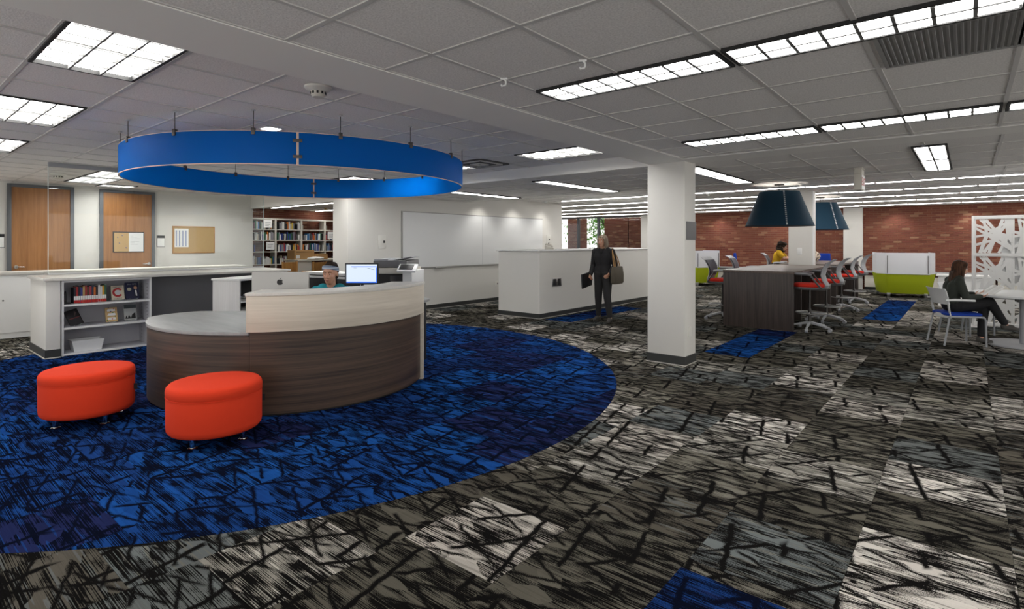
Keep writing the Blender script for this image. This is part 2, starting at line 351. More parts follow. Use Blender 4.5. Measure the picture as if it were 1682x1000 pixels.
# ------------------------------------------------------------------ ceilings
TILE = {}
def ceiling(name, label, x0, x1, y0, y1, z, px, py, sx=.6, sy=.6, holes=(), tiles=True):
    root = struct(name, G().box(x0, x1, y0, y1, z+.05, z+.12), MATS['soffit'], label, 'ceiling')
    xs = [x0]+[px+k*sx for k in range(-40, 60) if x0+.03 < px+k*sx < x1-.03]+[x1]
    ys = [y0]+[py+k*sy for k in range(-40, 60) if y0+.03 < py+k*sy < y1-.03]+[y1]
    cnt = []
    for a, b in zip(xs, xs[1:]):
        for c, d in zip(ys, ys[1:]):
            if any(h[0]-.05 < (a+b)/2 < h[1]+.05 and h[2]-.05 < (c+d)/2 < h[3]+.05 for h in holes): continue
            pj = proj((a+b)/2, (c+d)/2, z); k = pj[2] if pj and -150 < pj[0] < 1830 and pj[1] > -150 else 99
            cnt.append((k, a, b, c, d))
    cnt.sort(); rest = G()
    for q, (k, a, b, c, d) in enumerate(cnt):
        w_, h_ = round(b-a-.016, 3), round(d-c-.016, 3)
        if w_ <= .02 or h_ <= .02: continue
        if q < 300 and k < 90:
            if (w_, h_) not in TILE: TILE[(w_, h_)] = mesh('ceiling_tile', G().box(-w_/2, w_/2, -h_/2, h_/2, .006, .03), MATS['ceiling_tile'], smooth=0)
            link('ceiling_tile', TILE[(w_, h_)], root, ((a+b)/2, (c+d)/2, z))
        else: rest.box(a+.008, b-.008, c+.008, d-.008, z+.006, z+.03)
    if rest.v: part('ceiling_tile_field', rest, MATS['ceiling_tile'], root, smooth=0)['kind'] = 'stuff'
    for x in xs: part('grid_rail', G().box(x-.012, x+.012, y0, y1, z, z+.04), MATS['grid'], root, smooth=0)
    for y in ys: part('grid_rail', G().box(x0, x1, y-.012, y+.012, z+.0005, z+.0405), MATS['grid'], root, smooth=0)
    return root
LEFT_L = [(-4.545,-3.345,.70,1.27),(-6.945,-5.745,.70,1.27),(-9.345,-8.145,.70,1.27),(-4.545,-3.345,5.50,6.10),(-6.945,-5.745,5.50,6.10),(-9.345,-8.145,5.50,6.10),(-12.945,-11.745,2.50,3.10),(-11.745,-10.545,2.50,3.10),(-13.5,-12.945,3.10,3.7),(-12.945,-11.745,4.90,5.50),(-11.745,-10.545,4.90,5.50)]  # last two fixtures are added out of sight to brighten the office
ceiling('ceiling_reception', 'raised tiled ceiling over the reception desk and the office behind it', -13.8, -3.10, -2.2, 6.62, HC, -3.945, .1, holes=[(a,b,c,d) for a,b,c,d in LEFT_L]+[(-5.745,-5.145,5.5,6.1)])
RIGHT_L = [(-2.195+1.2*k, -.995+1.2*k, y, y+.30) for y in (2.87, 5.25) for k in range(3)]
ceiling('ceiling_right', 'low tiled ceiling above the camera at the upper right', -2.60, 4.2, -2.2, 6.30, HR, -2.195, 1.97-.6*3, holes=[])
MIDX = (-7.75, -5.30, -2.85, -.31)
ceiling('ceiling_middle', 'tiled ceiling band behind the square column, crossed by narrow light troughs', -9.37, 4.2, 6.72, 9.55, HR, -5.15, 6.75)
ceiling('ceiling_far', 'tiled ceiling of the far study area with long rows of strip lights', -18.2, 4.2, 9.55, 21.0, HC, -1.95, 12.55, 1.2, .61)
ceiling('ceiling_stacks', 'tiled ceiling over the book stacks beyond the office', -18.2, -9.9, 6.40, 9.55, HC, -9.9, 6.4, 1.2, .61)
struct('ceiling_beam', G().box(-3.10, -2.60, -2.2, 6.30, HB, 2.9), MATS['soffit'], 'smooth plaster beam running overhead from upper left to the column', 'beam')
struct('ceiling_beam_cross', G().box(-9.37, -3.1, 6.60, 6.72, HB, 2.9).box(-3.1, 4.2, 6.30, 6.72, HB, 2.9), MATS['soffit'], 'smooth plaster cross beam over the square column', 'beam')
struct('ceiling_drop', G().box(-9.37, 4.2, 9.45, 9.56, HR-.004, 2.9), MATS['soffit'], 'step in the ceiling before the far study area', 'beam')
struct('ceiling_lintel', G().box(-14.2, -9.9, 6.36, 6.50, 2.36, 2.9), MATS['wall'], 'white bulkhead over the opening to the book stacks', 'bulkhead')

# ------------------------------------------------------------------ walls
def wall(name, x0, x1, y0, y1, label, z1=2.75, m='wall', base=(), h=.1):
    o = struct(name, G().box(x0, x1, y0, y1, 0, z1), MATS[m], label, 'wall')
    for (a, b, c, d) in base:
        part('baseboard', G().box(a, b, c, d, .012, h), MATS['base'], o, smooth=0)
        part('base_trim', G().box(a-.004, b+.004, c-.004, d+.004, .0025, .012), MATS['base_edge'], o, smooth=0)
    return o
wall('wall_office', -14.0, -13.8, -2.2, 6.41, 'white office wall with two wooden doors behind the glass')
wall('wall_whiteboard', -9.9, -9.37, 6.22, 13.6, 'long white wall carrying the big whiteboard', base=[(-9.375,-9.355,6.22,13.6),(-9.905,-9.37,6.20,6.225)])
wall('wall_stacks', -18.4, -18.2, 6.3, 13.5, 'brick wall behind the library book stacks', m='mortar')
wall('wall_stacks_end', -18.4, -9.9, 13.4, 13.6, 'white partition at the end of the book stacks')
wall('wall_stacks_side', -18.4, -14.0, 6.2, 6.4, 'white partition between office and book stacks')
lw = wall('wall_low', -7.56, -6.49, 8.645, 14.2, 'low white service counter wall behind the walking woman', 1.335, base=[(-7.57,-6.48,8.63,14.2)])
part('counter_cap', G().box(-7.60, -6.46, 8.61, 14.2, 1.335, 1.36), MATS['white'], lw, .004)
def column(name, x0, x1, y0, y1, z, label):
    c = struct(name, G().box(x0, x1, y0, y1, 0, z), MATS['wall'], label, 'column', .006)
    part('baseboard', G().box(x0-.008, x1+.008, y0-.008, y1+.008, .012, .115), MATS['base'], c, smooth=0)
    part('base_trim', G().box(x0-.011, x1+.011, y0-.011, y1+.011, .0025, .012), MATS['base_edge'], c, smooth=0)
    return c
c1 = column('column_near', -3.135, -2.645, 6.462, 6.80, HB+.02, 'square white column standing on the patterned carpet in the middle')
part('speaker_grille', G().box(-2.645, -2.635, 6.50, 6.80, 1.54, 1.765), MATS['panel_gray'], c1, .003, label='dark grey flat wall speaker')
part('outlet_plate', G().box(-2.645, -2.636, 6.57, 6.65, .345, .46), MATS['plate'], c1, .002)
c2 = column('column_far', -3.13, -2.645, 13.56, 13.90, HC+.02, 'white column between the two dark study tables')
part('switch_plate', G().box(-2.945, -2.855, 13.55, 13.56, 1.24, 1.39), MATS['white'], c2, .003)
part('conduit', G().cyl((-2.64, 13.58, 0), (-2.64, 13.58, HC), .02), MATS['white'], c2)

def bricks(root, x0, x1, z0, z1, M, depth=.012, nmax=300, score=None, skip=None):
    bl, bh, jt = .203, .0575, .010; lst = []; r = 0; z = z0
    while z+bh <= z1+.001:
        x = x0-(bl+jt)/2*(r % 2)
        while x < x1:
            a, b = max(x, x0), min(x+bl, x1)
            if b-a > .03 and not (skip and skip(a, b, z)): lst.append((score(a, z) if score else 0, a, b, z))
            x += bl+jt
        z += bh+jt; r += 1
    lst.sort(key=lambda t: t[0]); rest = G(); bm_ = mesh('brick', G().box(0, bl, -depth, 0, 0, bh), MATS['brick'], smooth=0)
    for k, (s, a, b, z) in enumerate(lst):
        if k < nmax and b-a > bl-.001:
            o = link('brick', bm_, root); o.matrix_local = M @ Matrix.Translation((a, 0, z))
        else: rest.box(a, b, -depth, 0, z, z+bh, M)
    if rest.v: part('brick_field', rest, MATS['brick'], root, smooth=0)['kind'] = 'stuff'
YB = 21.0
wf = wall('wall_far', -10.4, 4.2, YB+.013, YB+.25, 'long red brick wall at the back of the study area', m='mortar')
bricks(wf, -9.9, 2.6, .02, HC, Matrix.Translation((0, YB+.013, 0)), score=lambda x, z: abs(x+1.2)*.35+abs(z-1.75))
bricks(bpy.data.objects['wall_stacks'], 7.4, 13.2, .02, HC, Matrix.Translation((-18.2, 0, 0)) @ Matrix.Rotation(PI/2, 4, 'Z'), nmax=0)
for k, (a, b, l) in enumerate(((-10.42, -10.02, 'white pilaster beside the windows'), (-3.16, -2.62, 'white pilaster on the brick wall behind the study chairs'))):
    struct('trim_%d' % (k+1), G().box(a, b, YB-.12, YB+.02, 0, HC), MATS['wall'], l, 'pilaster', .004)
# windows at the far left of the brick wall
win = struct('window_1', G().box(-15.2, -10.42, YB+.05, YB+.12, 1.0-.06, 1.0), MATS['frame_gray'], 'tall window with dark mullions looking out on brick piers and trees', 'window')
part('sill_wall', G().box(-15.2, -10.42, YB+.02, YB+.25, 0, .94), MATS['mortar'], win)
for x in (-15.17, -13.60, -12.55, -10.44): part('mullion', G().box(x-.05, x+.05, YB+.02, YB+.14, 1.0, HC), MATS['frame_gray'], win, .004)
part('head_frame', G().box(-15.2, -10.42, YB+.02, YB+.14, HC-.05, HC+.1), MATS['frame_gray'], win)
for a, b in ((-15.12,-13.65),(-13.55,-12.60),(-12.50,-10.49)): part('pane', G().box(a, b, YB+.075, YB+.081, 1.0, HC-.05), MATS['glass'], win, smooth=0)
def pier(x0, x1, y0, y1, label):
    o = tag(part('brick_pier', G().box(x0+.012, x1-.012, y0+.012, y1-.012, 0, 4.2), MATS['mortar']), label, 'pier')
    bricks(o, x0, x1, 1.0, 3.0, Matrix.Translation((0, y0+.012, 0)), nmax=0)
    bricks(o, y0, y1, 1.0, 3.0, Matrix.Translation((x1-.012, 0, 0)) @ Matrix.Rotation(PI/2, 4, 'Z'), nmax=0)
    return o
pier(-12.75, -11.55, 21.9, 23.0, 'outdoor brick pier seen through the middle of the window')
pier(-11.35, -10.2, 21.6, 22.6, 'outdoor brick pier at the right end of the window')
pier(-14.75, -14.1, 21.9, 22.6, 'narrow outdoor brick pier at the left end of the window')
tag(part('outdoor_ground', G().box(-40, 6, 21.3, 60, -.3, -.05), MATS['concrete']), 'pale paving outside the far window', 'ground', kind='structure')
tr = thing('tree', 'green leafy tree outside the far window', 'tree', (-15.6, 27.5, -.05))
part('trunk', G().tube([(0,0,0),(.1,.05,1.5),(.5,-.1,2.6),(1.6,-.5,3.2)], [.16,.13,.09,.05]), MATS['bark'], tr)
part('branch', G().tube([(.1,.05,1.5),(-.6,.1,2.8),(-1.2,.3,3.8)], [.09,.06,.03]), MATS['bark'], tr)
lg = G(); rr = random.Random(3)
for k in range(2600):
    a = rr.uniform(0, 2*PI); t = rr.gauss(0, 1); c = Vector((rr.gauss(.4, 1.35), rr.gauss(0, .9), rr.gauss(2.7, .85))); e = Euler((rr.uniform(0,6), rr.uniform(0,6), rr.uniform(0,6))).to_matrix()
    if c.z < .7: continue
    s_ = rr.uniform(.06, .12); lg.add([c+e@Vector(v) for v in ((-s_,0,0),(0,-s_*.5,0),(s_,0,0),(0,s_*.5,0))], [(0,1,2,3)])
part('foliage', lg, MATS['leaf'], tr, smooth=0)['kind'] = 'stuff'
# ------------------------------------------------------------------ ceiling lights
def fixture(name, label, x0, x1, y0, y1, z, nx, ny, group, lip=.012, dm='diffuser'):
    t = thing(name, label, 'light', ((x0+x1)/2, (y0+y1)/2, z), 0, group); a, b = (x1-x0)/2, (y1-y0)/2
    f = G()
    for (p, q, r, s) in ((-a,a,-b,-b+.02),(-a,a,b-.02,b),(-a,-a+.02,-b+.02,b-.02),(a-.02,a,-b+.02,b-.02)): f.box(p, q, r, s, -lip, .03)
    part('frame', f, MATS['black'], t, smooth=0)
    i, j = a-.03, b-.03; lw_ = .006 if min(a, b) > .2 else .008
    rec = .022 if min(a, b) > .2 else 0
    d = part('diffuser', G().box(-i, i, -j, j, -lip+.004+rec, .01+rec), MATS[dm], t, smooth=0)
    for k in range(1, nx): part('louvre_bar', G().box(-i+2*i*k/nx-lw_, -i+2*i*k/nx+lw_, -j, j, -lip-.002, .01+rec), MATS['louvre'], d, smooth=0)
    for k in range(1, ny): part('louvre_bar', G().box(-i, i, -j+2*j*k/ny-lw_, -j+2*j*k/ny+lw_, -lip-.002, .01+rec), MATS['louvre'], d, smooth=0)
    return t
ll = ['large square-celled ceiling light at the upper left corner, nearest the camera', 'second ceiling light from the upper left corner, left of the blue ring', 'third ceiling light at the left edge, partly out of the picture',
      'ceiling light to the right of the blue ring beside the plaster beam', 'ceiling light just past the right end of the blue ring', 'ceiling light glimpsed through the blue ring',
      'bright ceiling light above the office behind the glass, nearer the left door', 'bright ceiling light above the office behind the glass, nearer the blue ring', 'small bluish ceiling light over the right-hand office door', 'added office ceiling light hidden behind the blue ring, nearer the doors', 'added office ceiling light hidden behind the blue ring, nearer the counter']
for k, (r, l) in enumerate(zip(LEFT_L, ll)): fixture('ceiling_light', l, *r, HC, 6 if k != 8 else 3, 3, 'grid lights over reception')
for k, (x0, x1, y0, y1) in enumerate(RIGHT_L):
    l = ('%s of the narrow ceiling lights in the %s row at the upper right' % (('leftmost','second','third')[k % 3], 'front' if k < 3 else 'rear'))
    fixture('trough_light', l, x0+.01, x1-.01, y0, y1, HR, 8, 2, 'narrow trough lights at the upper right')
for k, x in enumerate(MIDX):
    nm = ('beside the whiteboard wall', 'left of the column, behind the plaster beam', 'just right of the square column', 'right of the exit sign')[k]
    for q, y in enumerate((7.04, 8.26)):
        fixture('trough_light', 'narrow ceiling light %s, %s of its pair' % (nm, ('nearer','farther')[q]), x-.15, x+.15, y+.01, y+1.21, HR, 2 if k == 3 else 1, 8 if k == 3 else 1, 'narrow lights of the middle ceiling band', dm='diffuser_soft')
# long strip lights of the far area
sm_h = mesh('housing', G().box(-.60, .60, -.085, .085, -.01, .03), MATS['grid'], smooth=0)
sm_t = mesh('tube', G().box(-.575, .575, -.038, .038, -.016, 0), MATS['strip'], smooth=0)
ROWS = (12.40, 14.25, 16.08, 17.90, 19.80)
for r, y in enumerate(ROWS):
    xs = [-.75-1.2*k+(.3 if r % 2 else 0) for k in range(-2, 12)]; n = 0
    for x in sorted(xs):
        if x < -9.0 and r == 0: continue
        pj = proj(x, y, HC)
        if not pj or pj[0] < 900 or pj[0] > 1780: 
            if not (r == 0 and pj and 840 < pj[0] < 1780): continue
        n += 1
        t = thing('strip_light', '%s strip light from the left in the %s row of the far study ceiling' % (ORD[n-1], ('nearest','second','third','fourth','farthest')[r]), 'light', (x, y, HC), 0, 'strip lights, %s row of the far study area' % ('nearest','second','third','fourth','farthest')[r])
        link('housing', sm_h, t); link('tube', sm_t, t)
for k, (y, x) in enumerate(((8.75, -16.9), (8.75, -15.7), (8.75, -14.5), (8.75, -13.3), (10.64, -17.4), (10.64, -16.2), (10.64, -15.0))):
    t = thing('strip_light', '%s strip light from the left over the book stacks, %s row' % (ORD[k if k < 4 else k-4], 'front' if y < 9 else 'rear'), 'light', (x, y, HC), 0, 'strip lights of the book stacks, %s row' % ('front' if y < 9 else 'rear'))
    link('housing', sm_h, t); link('tube', sm_t, t)
# wall washers on the whiteboard wall and the brick wall, and the small square downlight over the desk
def downlight(loc, label, power, size=1.5, sq=False, rx=0, ry=0):
    t = thing('downlight', label, 'light', loc, 0, 'recessed downlights')
    if sq:
        part('trim_ring', G().box(-.09,.09,-.09,.09,-.006,.012), MATS['grid'], t, .002)
        part('lens', G().box(-.07,.07,-.07,.07,-.010,.002), MATS['diffuser'], t, smooth=0)
    else:
        part('trim_ring', G().lathe([(.045,0),(.06,-.006),(.07,-.004),(.07,.01),(.045,.01)], 20), MATS['grid'], t)
        part('lens', G().lathe([(0.001,.002),(.044,.002),(.044,.008),(.001,.008)], 20), MATS['diffuser'], t)
    L = bpy.data.lights.new('downlight_lamp', 'SPOT'); L.energy = power; L.spot_size = size; L.spot_blend = .8; L.shadow_soft_size = .05; L.color = (1,.97,.92)
    o = bpy.data.objects.new('lamp', L); C.objects.link(o); o.parent = t; o.location = (0,0,-.02); o.rotation_euler = (rx, ry, 0)
for k, y in enumerate((9.95, 11.3, 12.55)): downlight((-8.85, y, HR if y < 9.5 else HC), 'small recessed downlight washing the whiteboard wall, %s' % ('nearest the ring','middle one','nearest the wall end')[k], 13, 1.7, ry=.35)
downlight((-5.384, 2.682, HC), 'small square downlight in the ceiling inside the blue ring', 14, 2.2, True)
for k, x in enumerate((-7.2, -5.0, -1.75, .1)): downlight((x, 20.55, HC), 'small recessed downlight grazing the brick wall, %s from the left' % ('first','second','third','fourth')[k], 16, 1.7, rx=.35)
# ------------------------------------------------------------------ vents, detectors, hooks, sign
v = thing('ceiling_vent', 'dark four-way air diffuser in the ceiling right of the blue ring', 'vent', (-5.44, 5.8, HC))
for k in range(4):
    a = .30-.07*k; g = G()
    for s in (-1, 1): g.box(-a, a, s*a-.016, s*a+.016, -.012-.004*k, .01); g.box(s*a-.016, s*a+.016, -a, a, -.012-.004*k, .01)
    part('louvre_frame', g, MATS['darkvent' if k % 2 == 0 else 'grid'], v, smooth=0)
part('back_plate', G().box(-.3,.3,-.3,.3,-.002,.02), MATS['black'], v, smooth=0)
v = thing('return_grille', 'large grey slatted return air grille in the ceiling at the upper right edge', 'vent', (.30, 3.47, HR))
part('frame', G().box(-.66,.66,-.295,-.275,-.008,.01).box(-.66,.66,.275,.295,-.008,.01).box(-.66,-.64,-.275,.275,-.008,.01).box(.64,.66,-.275,.275,-.008,.01), MATS['ventgray'], v, smooth=0)
part('back_plate', G().box(-.64,.64,-.275,.275,.0,.008), MATS['ventgray'], v, smooth=0)
sl = mesh('slat', G().box(-.006,.006,-.275,.275,-.006,.0), MATS['ventgray'], smooth=0)
for k in range(50): link('slat', sl, v, (-.628+k*.0256, 0, -.001), (0, .3, 0))
def smoke(loc, label, s=1.0):
    d = thing('smoke_detector', label, 'detector', loc)
    part('base', G().lathe([(.001,0),(.085*s,0),(.085*s,-.012*s),(.062*s,-.03*s),(.001,-.03*s)], 24), MATS['plate'], d)
    part('sensor_head', G().lathe([(.001,-.03*s),(.048*s,-.03*s),(.045*s,-.055*s),(.034*s,-.068*s),(.001,-.070*s)], 24), MATS['offwhite'], d)
    for k in range(10):
        a = 2*PI*k/10; part('slot', G().bc((.0475*s*math.cos(a), .0475*s*math.sin(a), -.042*s), (.004,.012*s,.016*s), (0,0,a)), MATS['black'], d, smooth=0)
smoke((-3.68, 2.19, HC), 'beige smoke detector on the ceiling above the blue ring', 1.15)
smoke((-11.58, 2.17, HC), 'smoke detector on the office ceiling behind the glass', 1.3)
for k, (x, y) in enumerate(((-2.161, 2.52), (-1.616, 2.545))):
    h = thing('ceiling_hook', 'small white hook on the ceiling grid, %s of the two' % ('left','right')[k], 'hook', (x, y, HR), .6)
    part('clip', G().box(-.022,.022,-.006,.006,-.012,0), MATS['white'], h, .002)
    part('curl', G().tube([(.012*math.sin(t*.5), 0, -.012-.05*t/9+.006*math.sin(t)) for t in range(0, 8)]+[(-.012,0,-.05),(-.016,0,-.04)], .006, 6), MATS['white'], h)
e = thing('exit_sign', 'exit sign hanging edge-on from the ceiling at the right', 'sign', (-1.12, 8.62, HR))
part('canopy', G().box(-.05,.05,-.12,.12,-.02,0), MATS['offwhite'], e, .004)
part('stem_box', G().box(-.042,.042,-.11,.11,-.085,-.02), MATS['offwhite'], e, .003)
bx_ = part('sign_body', G().box(-.045,.045,-.15,.15,-.30,-.09), MATS['offwhite'], e, .004)
part('face_plate', G().box(.045,.049,-.14,.14,-.285,-.10), MATS['white'], e, smooth=0)
text('lettering', 'EXIT', .15, MATS['redtext'], e, basis((.0495, 0, -.193), (0,1,0), (0,0,1)))
for k, (x, y, z, l) in enumerate(((-4.65, 12.75, HC, 'small white ceiling sensor right of the column'), (-11.44, 19.43, HC, 'brass coloured sprinkler head in front of the far window'), (-2.48, 11.68, HC, 'pale ceiling sensor beside the near pendant lamp'), (-16.2, 9.9, HC, 'brass coloured sprinkler head over the book stacks'), (-9.0, 12.25, HC, 'tiny white sensor at the top of the whiteboard wall'))):
    s_ = thing('ceiling_sensor', l, 'sensor', (x, y, z))
    part('body', G().lathe([(.001,0),(.06,0),(.06,-.015),(.035,-.03),(.001,-.03)], 16), MATS['brass' if 'brass' in l else 'white'], s_)
    part('tip', G().lathe([(.001,-.03),(.018,-.03),(.026,-.06),(.001,-.065)], 12), MATS['brass' if 'brass' in l else 'plate'], s_)
# ------------------------------------------------------------------ blue ring
RC = (-6.06, 3.47); RR = 1.835; RZ0, RZ1 = 2.18, 2.47
ring = thing('ring_canopy', 'big blue translucent ring hanging from the ceiling above the reception desk', 'ring', (*RC, RZ0))
J0 = math.radians(-32.4)
for k in range(2):
    a0 = J0+k*PI+.010/RR; a1 = J0+(k+1)*PI-.010/RR
    p_ = part('band', G().arc((0,0), RR-.006, RR+.006, a0, a1, .006, RZ1-RZ0-.004, 72), MATS['ring_blue'], ring, smooth=30)
    part('edge_trim', G().arc((0,0), RR-.0065, RR+.0065, a0, a1, 0, .006, 72), MATS['ring_edge'], p_, smooth=30)
    part('edge_trim', G().arc((0,0), RR-.0065, RR+.0065, a0, a1, RZ1-RZ0-.004, RZ1-RZ0, 72), MATS['ring_edge'], p_, smooth=30)
for k in range(2):
    a = J0+k*PI; M = Matrix.Rotation(a, 4, 'Z') @ Matrix.Translation((RR, 0, 0))
    j = part('joint_strip', G().box(-.005,.005,-.009,.009,0,RZ1-RZ0, M), MATS['ring_edge'], ring, smooth=0)
    for z in (.075, .215): part('joint_clip', G().box(-.014,.014,-.038,.038,z-.014,z+.014, M), MATS['darkmetal'], j, .002)
for k in range(16):
    a = J0+math.radians(11.25+22.5*k); M = Matrix.Rotation(a, 4, 'Z') @ Matrix.Translation((RR, 0, 0))
    r = part('hanger_rod', G().cyl(M@Vector((0,0,RZ1-RZ0-.01)), M@Vector((0,0,HC-RZ0)), .004, n=8), MATS['darkmetal'], ring)
    part('clamp', G().box(-.016,.016,-.016,.016,RZ1-RZ0-.035,RZ1-RZ0+.022, M), MATS['darkmetal'], r, .002)
    part('ceiling_cup', G().cyl(M@Vector((0,0,HC-RZ0-.012)), M@Vector((0,0,HC-RZ0)), .018, n=12), MATS['steel'], r)
# ------------------------------------------------------------------ reception desk
DC = (-5.735, 3.147); DR = 1.385
desk = thing('reception_desk', 'curved reception desk with dark wood front and raised cream transaction ledge', 'desk', (*DC, 0))
A_ = lambda x, y: math.atan2(y-DC[1], x-DC[0])
aL = math.radians(-116); aS = A_(-4.70, 2.13); aR = A_(-4.66, 3.98)
part('front_panel', G().arc((0,0), DR-.03, DR, aL, aS-.002, .02, .70, 40), MATS['desk_wood'], desk, smooth=30, label='low dark wood front panel')
part('front_panel', G().arc((0,0), DR-.03, DR, aS, aR, .02, .735, 40), MATS['desk_wood'], desk, smooth=30)
part('plinth', G().arc((0,0), DR-.06, DR-.02, aL, aR, 0.0015, .02, 60), MATS['black'], desk, smooth=30)
# low rounded worksurface on the left: outer arc, rounded end, straight back
pts = [(DR*math.cos(aS-.004+(aL-aS+.004)*i/30)*1.006, DR*math.sin(aS-.004+(aL-aS+.004)*i/30)*1.006) for i in range(31)]
e0 = Vector(pts[-1]); 
for k in range(1, 9): pts.append((e0.x-.30*math.sin(k*PI/8*.62)*1.05, e0.y+.34*(1-math.cos(k*PI/8*.62))*1.3))
pts += [(-.55,-.35), (-.30,.08), (.55,-.10)]
part('worksurface', G().prism(pts[::-1], .705, .735), MATS['gray_lam'], desk, .003, label='grey laminate low counter top with rounded end')
q = [p for p in pts[30:39]]
eg = G(); rings = []
sk = [(p[0]*.995, p[1]*.995) for p in pts[30:39]]
for p in sk: rings.append([(p[0], p[1], .02), (p[0], p[1], .70)])
eg.loft([[(a[0][0],a[0][1],.02),(a[0][0],a[0][1],.705),(a[0][0]+.03,a[0][1]+.02,.705),(a[0][0]+.03,a[0][1]+.02,.02)] for a in rings])
part('end_panel', eg, MATS['desk_wood'], desk, smooth=30)
part('ledge_fascia', G().arc((0,0), DR+.005, DR+.035, aS, aR+.03, .735, 1.045, 48), MATS['cream_lam'], desk, .002, smooth=30, label='cream laminate upper fascia')
part('ledge_end', G().arc((0,0), DR-.30, DR+.034, aS-.012, aS, .735, 1.045, 2), MATS['cream_lam'], desk, .002)
part('ledge_back', G().arc((0,0), DR-.30, DR-.28, aS, aR+.03, .735, 1.045, 48), MATS['cream_lam'], desk, smooth=30)
part('ledge_top', G().arc((0,0), DR-.33, DR+.040, aS-.016, aR+.035, 1.045, 1.072, 56), MATS['cream_top'], desk, .003, smooth=30, label='pale curved ledge top')
part('end_post', G().arc((0,0), DR-.45, DR+.03, aR, aR+.035, .0015, .735, 2), MATS['cream_lam'], desk, .002, label='cream end panel')
part('inner_worktop', G().arc((0,0), DR-.85, DR-.03, aS+.06, aR-.01, .70, .73, 40), MATS['gray_lam'], desk, .002, smooth=30)
part('grommet', G().lathe([(.001,.735),(.03,.735),(.03,.742),(.001,.742)], 16, (.86,-.73,0)), MATS['blackpl'], desk)
# return worksurface with dark end panel
rt = thing('return_table', 'grey-topped return table with dark end panel behind the reception desk', 'table', (-6.0, 4.62, 0))
part('table_top', G().prism([(a, b) for a, b in [(-.72,-.32),(.36,-.32)]+[(.36+.28*math.sin(PI*k/8), -.32*math.cos(PI*k/8)) for k in range(1,8)]+[(.36,.32),(-.72,.32)]], .735, .765), MATS['gray_lam'], rt, .004)
part('end_panel', G().box(.60,.635,-.10,.10,.0015,.735), MATS['blackpl'], rt, .003)
part('leg', G().box(-.70,-.65,-.28,.28,.0015,.735), MATS['blackpl'], rt, .003)
# white file cabinet with open shelves
fc = thing('open_cabinet', 'white cabinet with black open shelves standing behind the grey desk end', 'cabinet', (-7.80, 3.44, 0), math.radians(23))
part('side_panel', G().box(-.47,0,0,.02,.0015,.97), MATS['white_lam'], fc, .002)
part('side_panel', G().box(-.47,0,1.18,1.20,.0015,.97), MATS['white_lam'], fc, .002)
part('back_panel', G().box(-.47,-.45,.02,1.18,.0015,.97), MATS['white_lam'], fc)
part('top', G().box(-.485,.012,-.012,1.212,.97,.998), MATS['white'], fc, .003)
part('inner_lining', G().box(-.45,-.44,.02,1.18,.03,.97).box(-.44,-.01,.02,.03,.03,.97), MATS['black'], fc, smooth=0)
for z in (.05,.30,.52,.66): part('shelf', G().box(-.44,-.005,.03,1.18,z,z+.02), MATS['white'], fc, .002)
for k, z in enumerate((.70,.73,.76)):
    pa = tag(part('paper_stack', G().bc((0,0,.01),(.21,.30,.02),(0,.0,0)), MATS['paper'], loc=(-8.08+.02*k,3.72+.03*k,z-.02), rot=(0,0,.4+.1*k)), 'white paper stack in the open cabinet, %s' % ('lowest','middle','topmost')[k], 'paper', 'papers in the open cabinet')
# ------------------------------------------------------------------ ottomans
def ottoman(loc, rz, label):
    t = thing('ottoman', label, 'ottoman', (*loc, 0), rz, 'orange ottomans by the reception desk'); R = .327
    part('seat_drum', G().lathe([(.001,.085),(R-.05,.085),(R-.018,.092),(R-.004,.11),(R,.14),(R,.355),(R-.002,.362),(R+.001,.368),(R+.003,.40),(R-.002,.425),(R-.018,.442),(R-.05,.449),(.001,.453)], 56), MATS['orange'], t, smooth=60)
    part('seam', G().lathe([(R-.004,.359),(R+.0025,.359),(R+.0025,.363),(R-.004,.363)], 56), MATS['orange'], t)
    for k in range(4):
        a = PI/4+k*PI/2; c = (.235*math.cos(a), .235*math.sin(a))
        l = part('leg', G().lathe([(.001,.014),(.020,.014),(.020,.087),(.001,.087)], 16, (*c,0)), MATS['chrome'], t)
        part('foot', G().lathe([(.001,.0015),(.034,.0015),(.034,.010),(.022,.015),(.001,.015)], 18, (*c,0)), MATS['chrome'], l)
    part('fabric_tab', G().bc((R+.012,0,.26),(.03,.003,.05)), MATS['blackfab'], t)
ottoman((-5.72, 1.27), math.radians(60), 'orange round ottoman on chrome feet, the left one in front of the shelves')
ottoman((-4.45, 1.78), math.radians(75), 'orange round ottoman on chrome feet, the right one against the desk front')
# ------------------------------------------------------------------ long counter with display shelves
ct = thing('counter', 'long white counter with built-in display shelves at the left', 'counter', (0,0,0))
part('end_block', G().box(-10.10,-9.145,1.585,1.735,.0015,1.005), MATS['wall'], ct, .003)
part('carcass', G().box(-10.10,-9.62,1.735,4.86,.0015,1.005), MATS['wall'], ct)
part('knee_panel', G().box(-9.62,-9.40,2.80,4.86,.0015,1.005), MATS['panel_gray'], ct, label='dark grey recessed panel')
part('end_panel', G().box(-9.62,-9.16,4.80,4.86,.0015,1.005), MATS['white_lam'], ct)
part('baseboard', G().box(-10.11,-9.135,1.575,1.735,.014,.115), MATS['base'], ct, smooth=0)
part('base_trim', G().box(-10.12,-9.125,1.565,1.735,.0025,.014), MATS['base_edge'], ct, smooth=0)
part('worktop', G().box(-10.12,-9.115,1.555,4.90,1.005,1.043), MATS['cream_top'], ct, .004)
bs = part('shelf_unit', G().box(-9.62,-9.61,1.75,2.785,.0035,1.0), MATS['shelf_gray'], ct, smooth=0)
part('shelf_side', G().box(-9.61,-9.175,1.75,1.775,.0035,1.0), MATS['shelf_gray'], bs, .002); part('shelf_side', G().box(-9.61,-9.175,2.76,2.785,.0035,1.0), MATS['shelf_gray'], bs, .002)
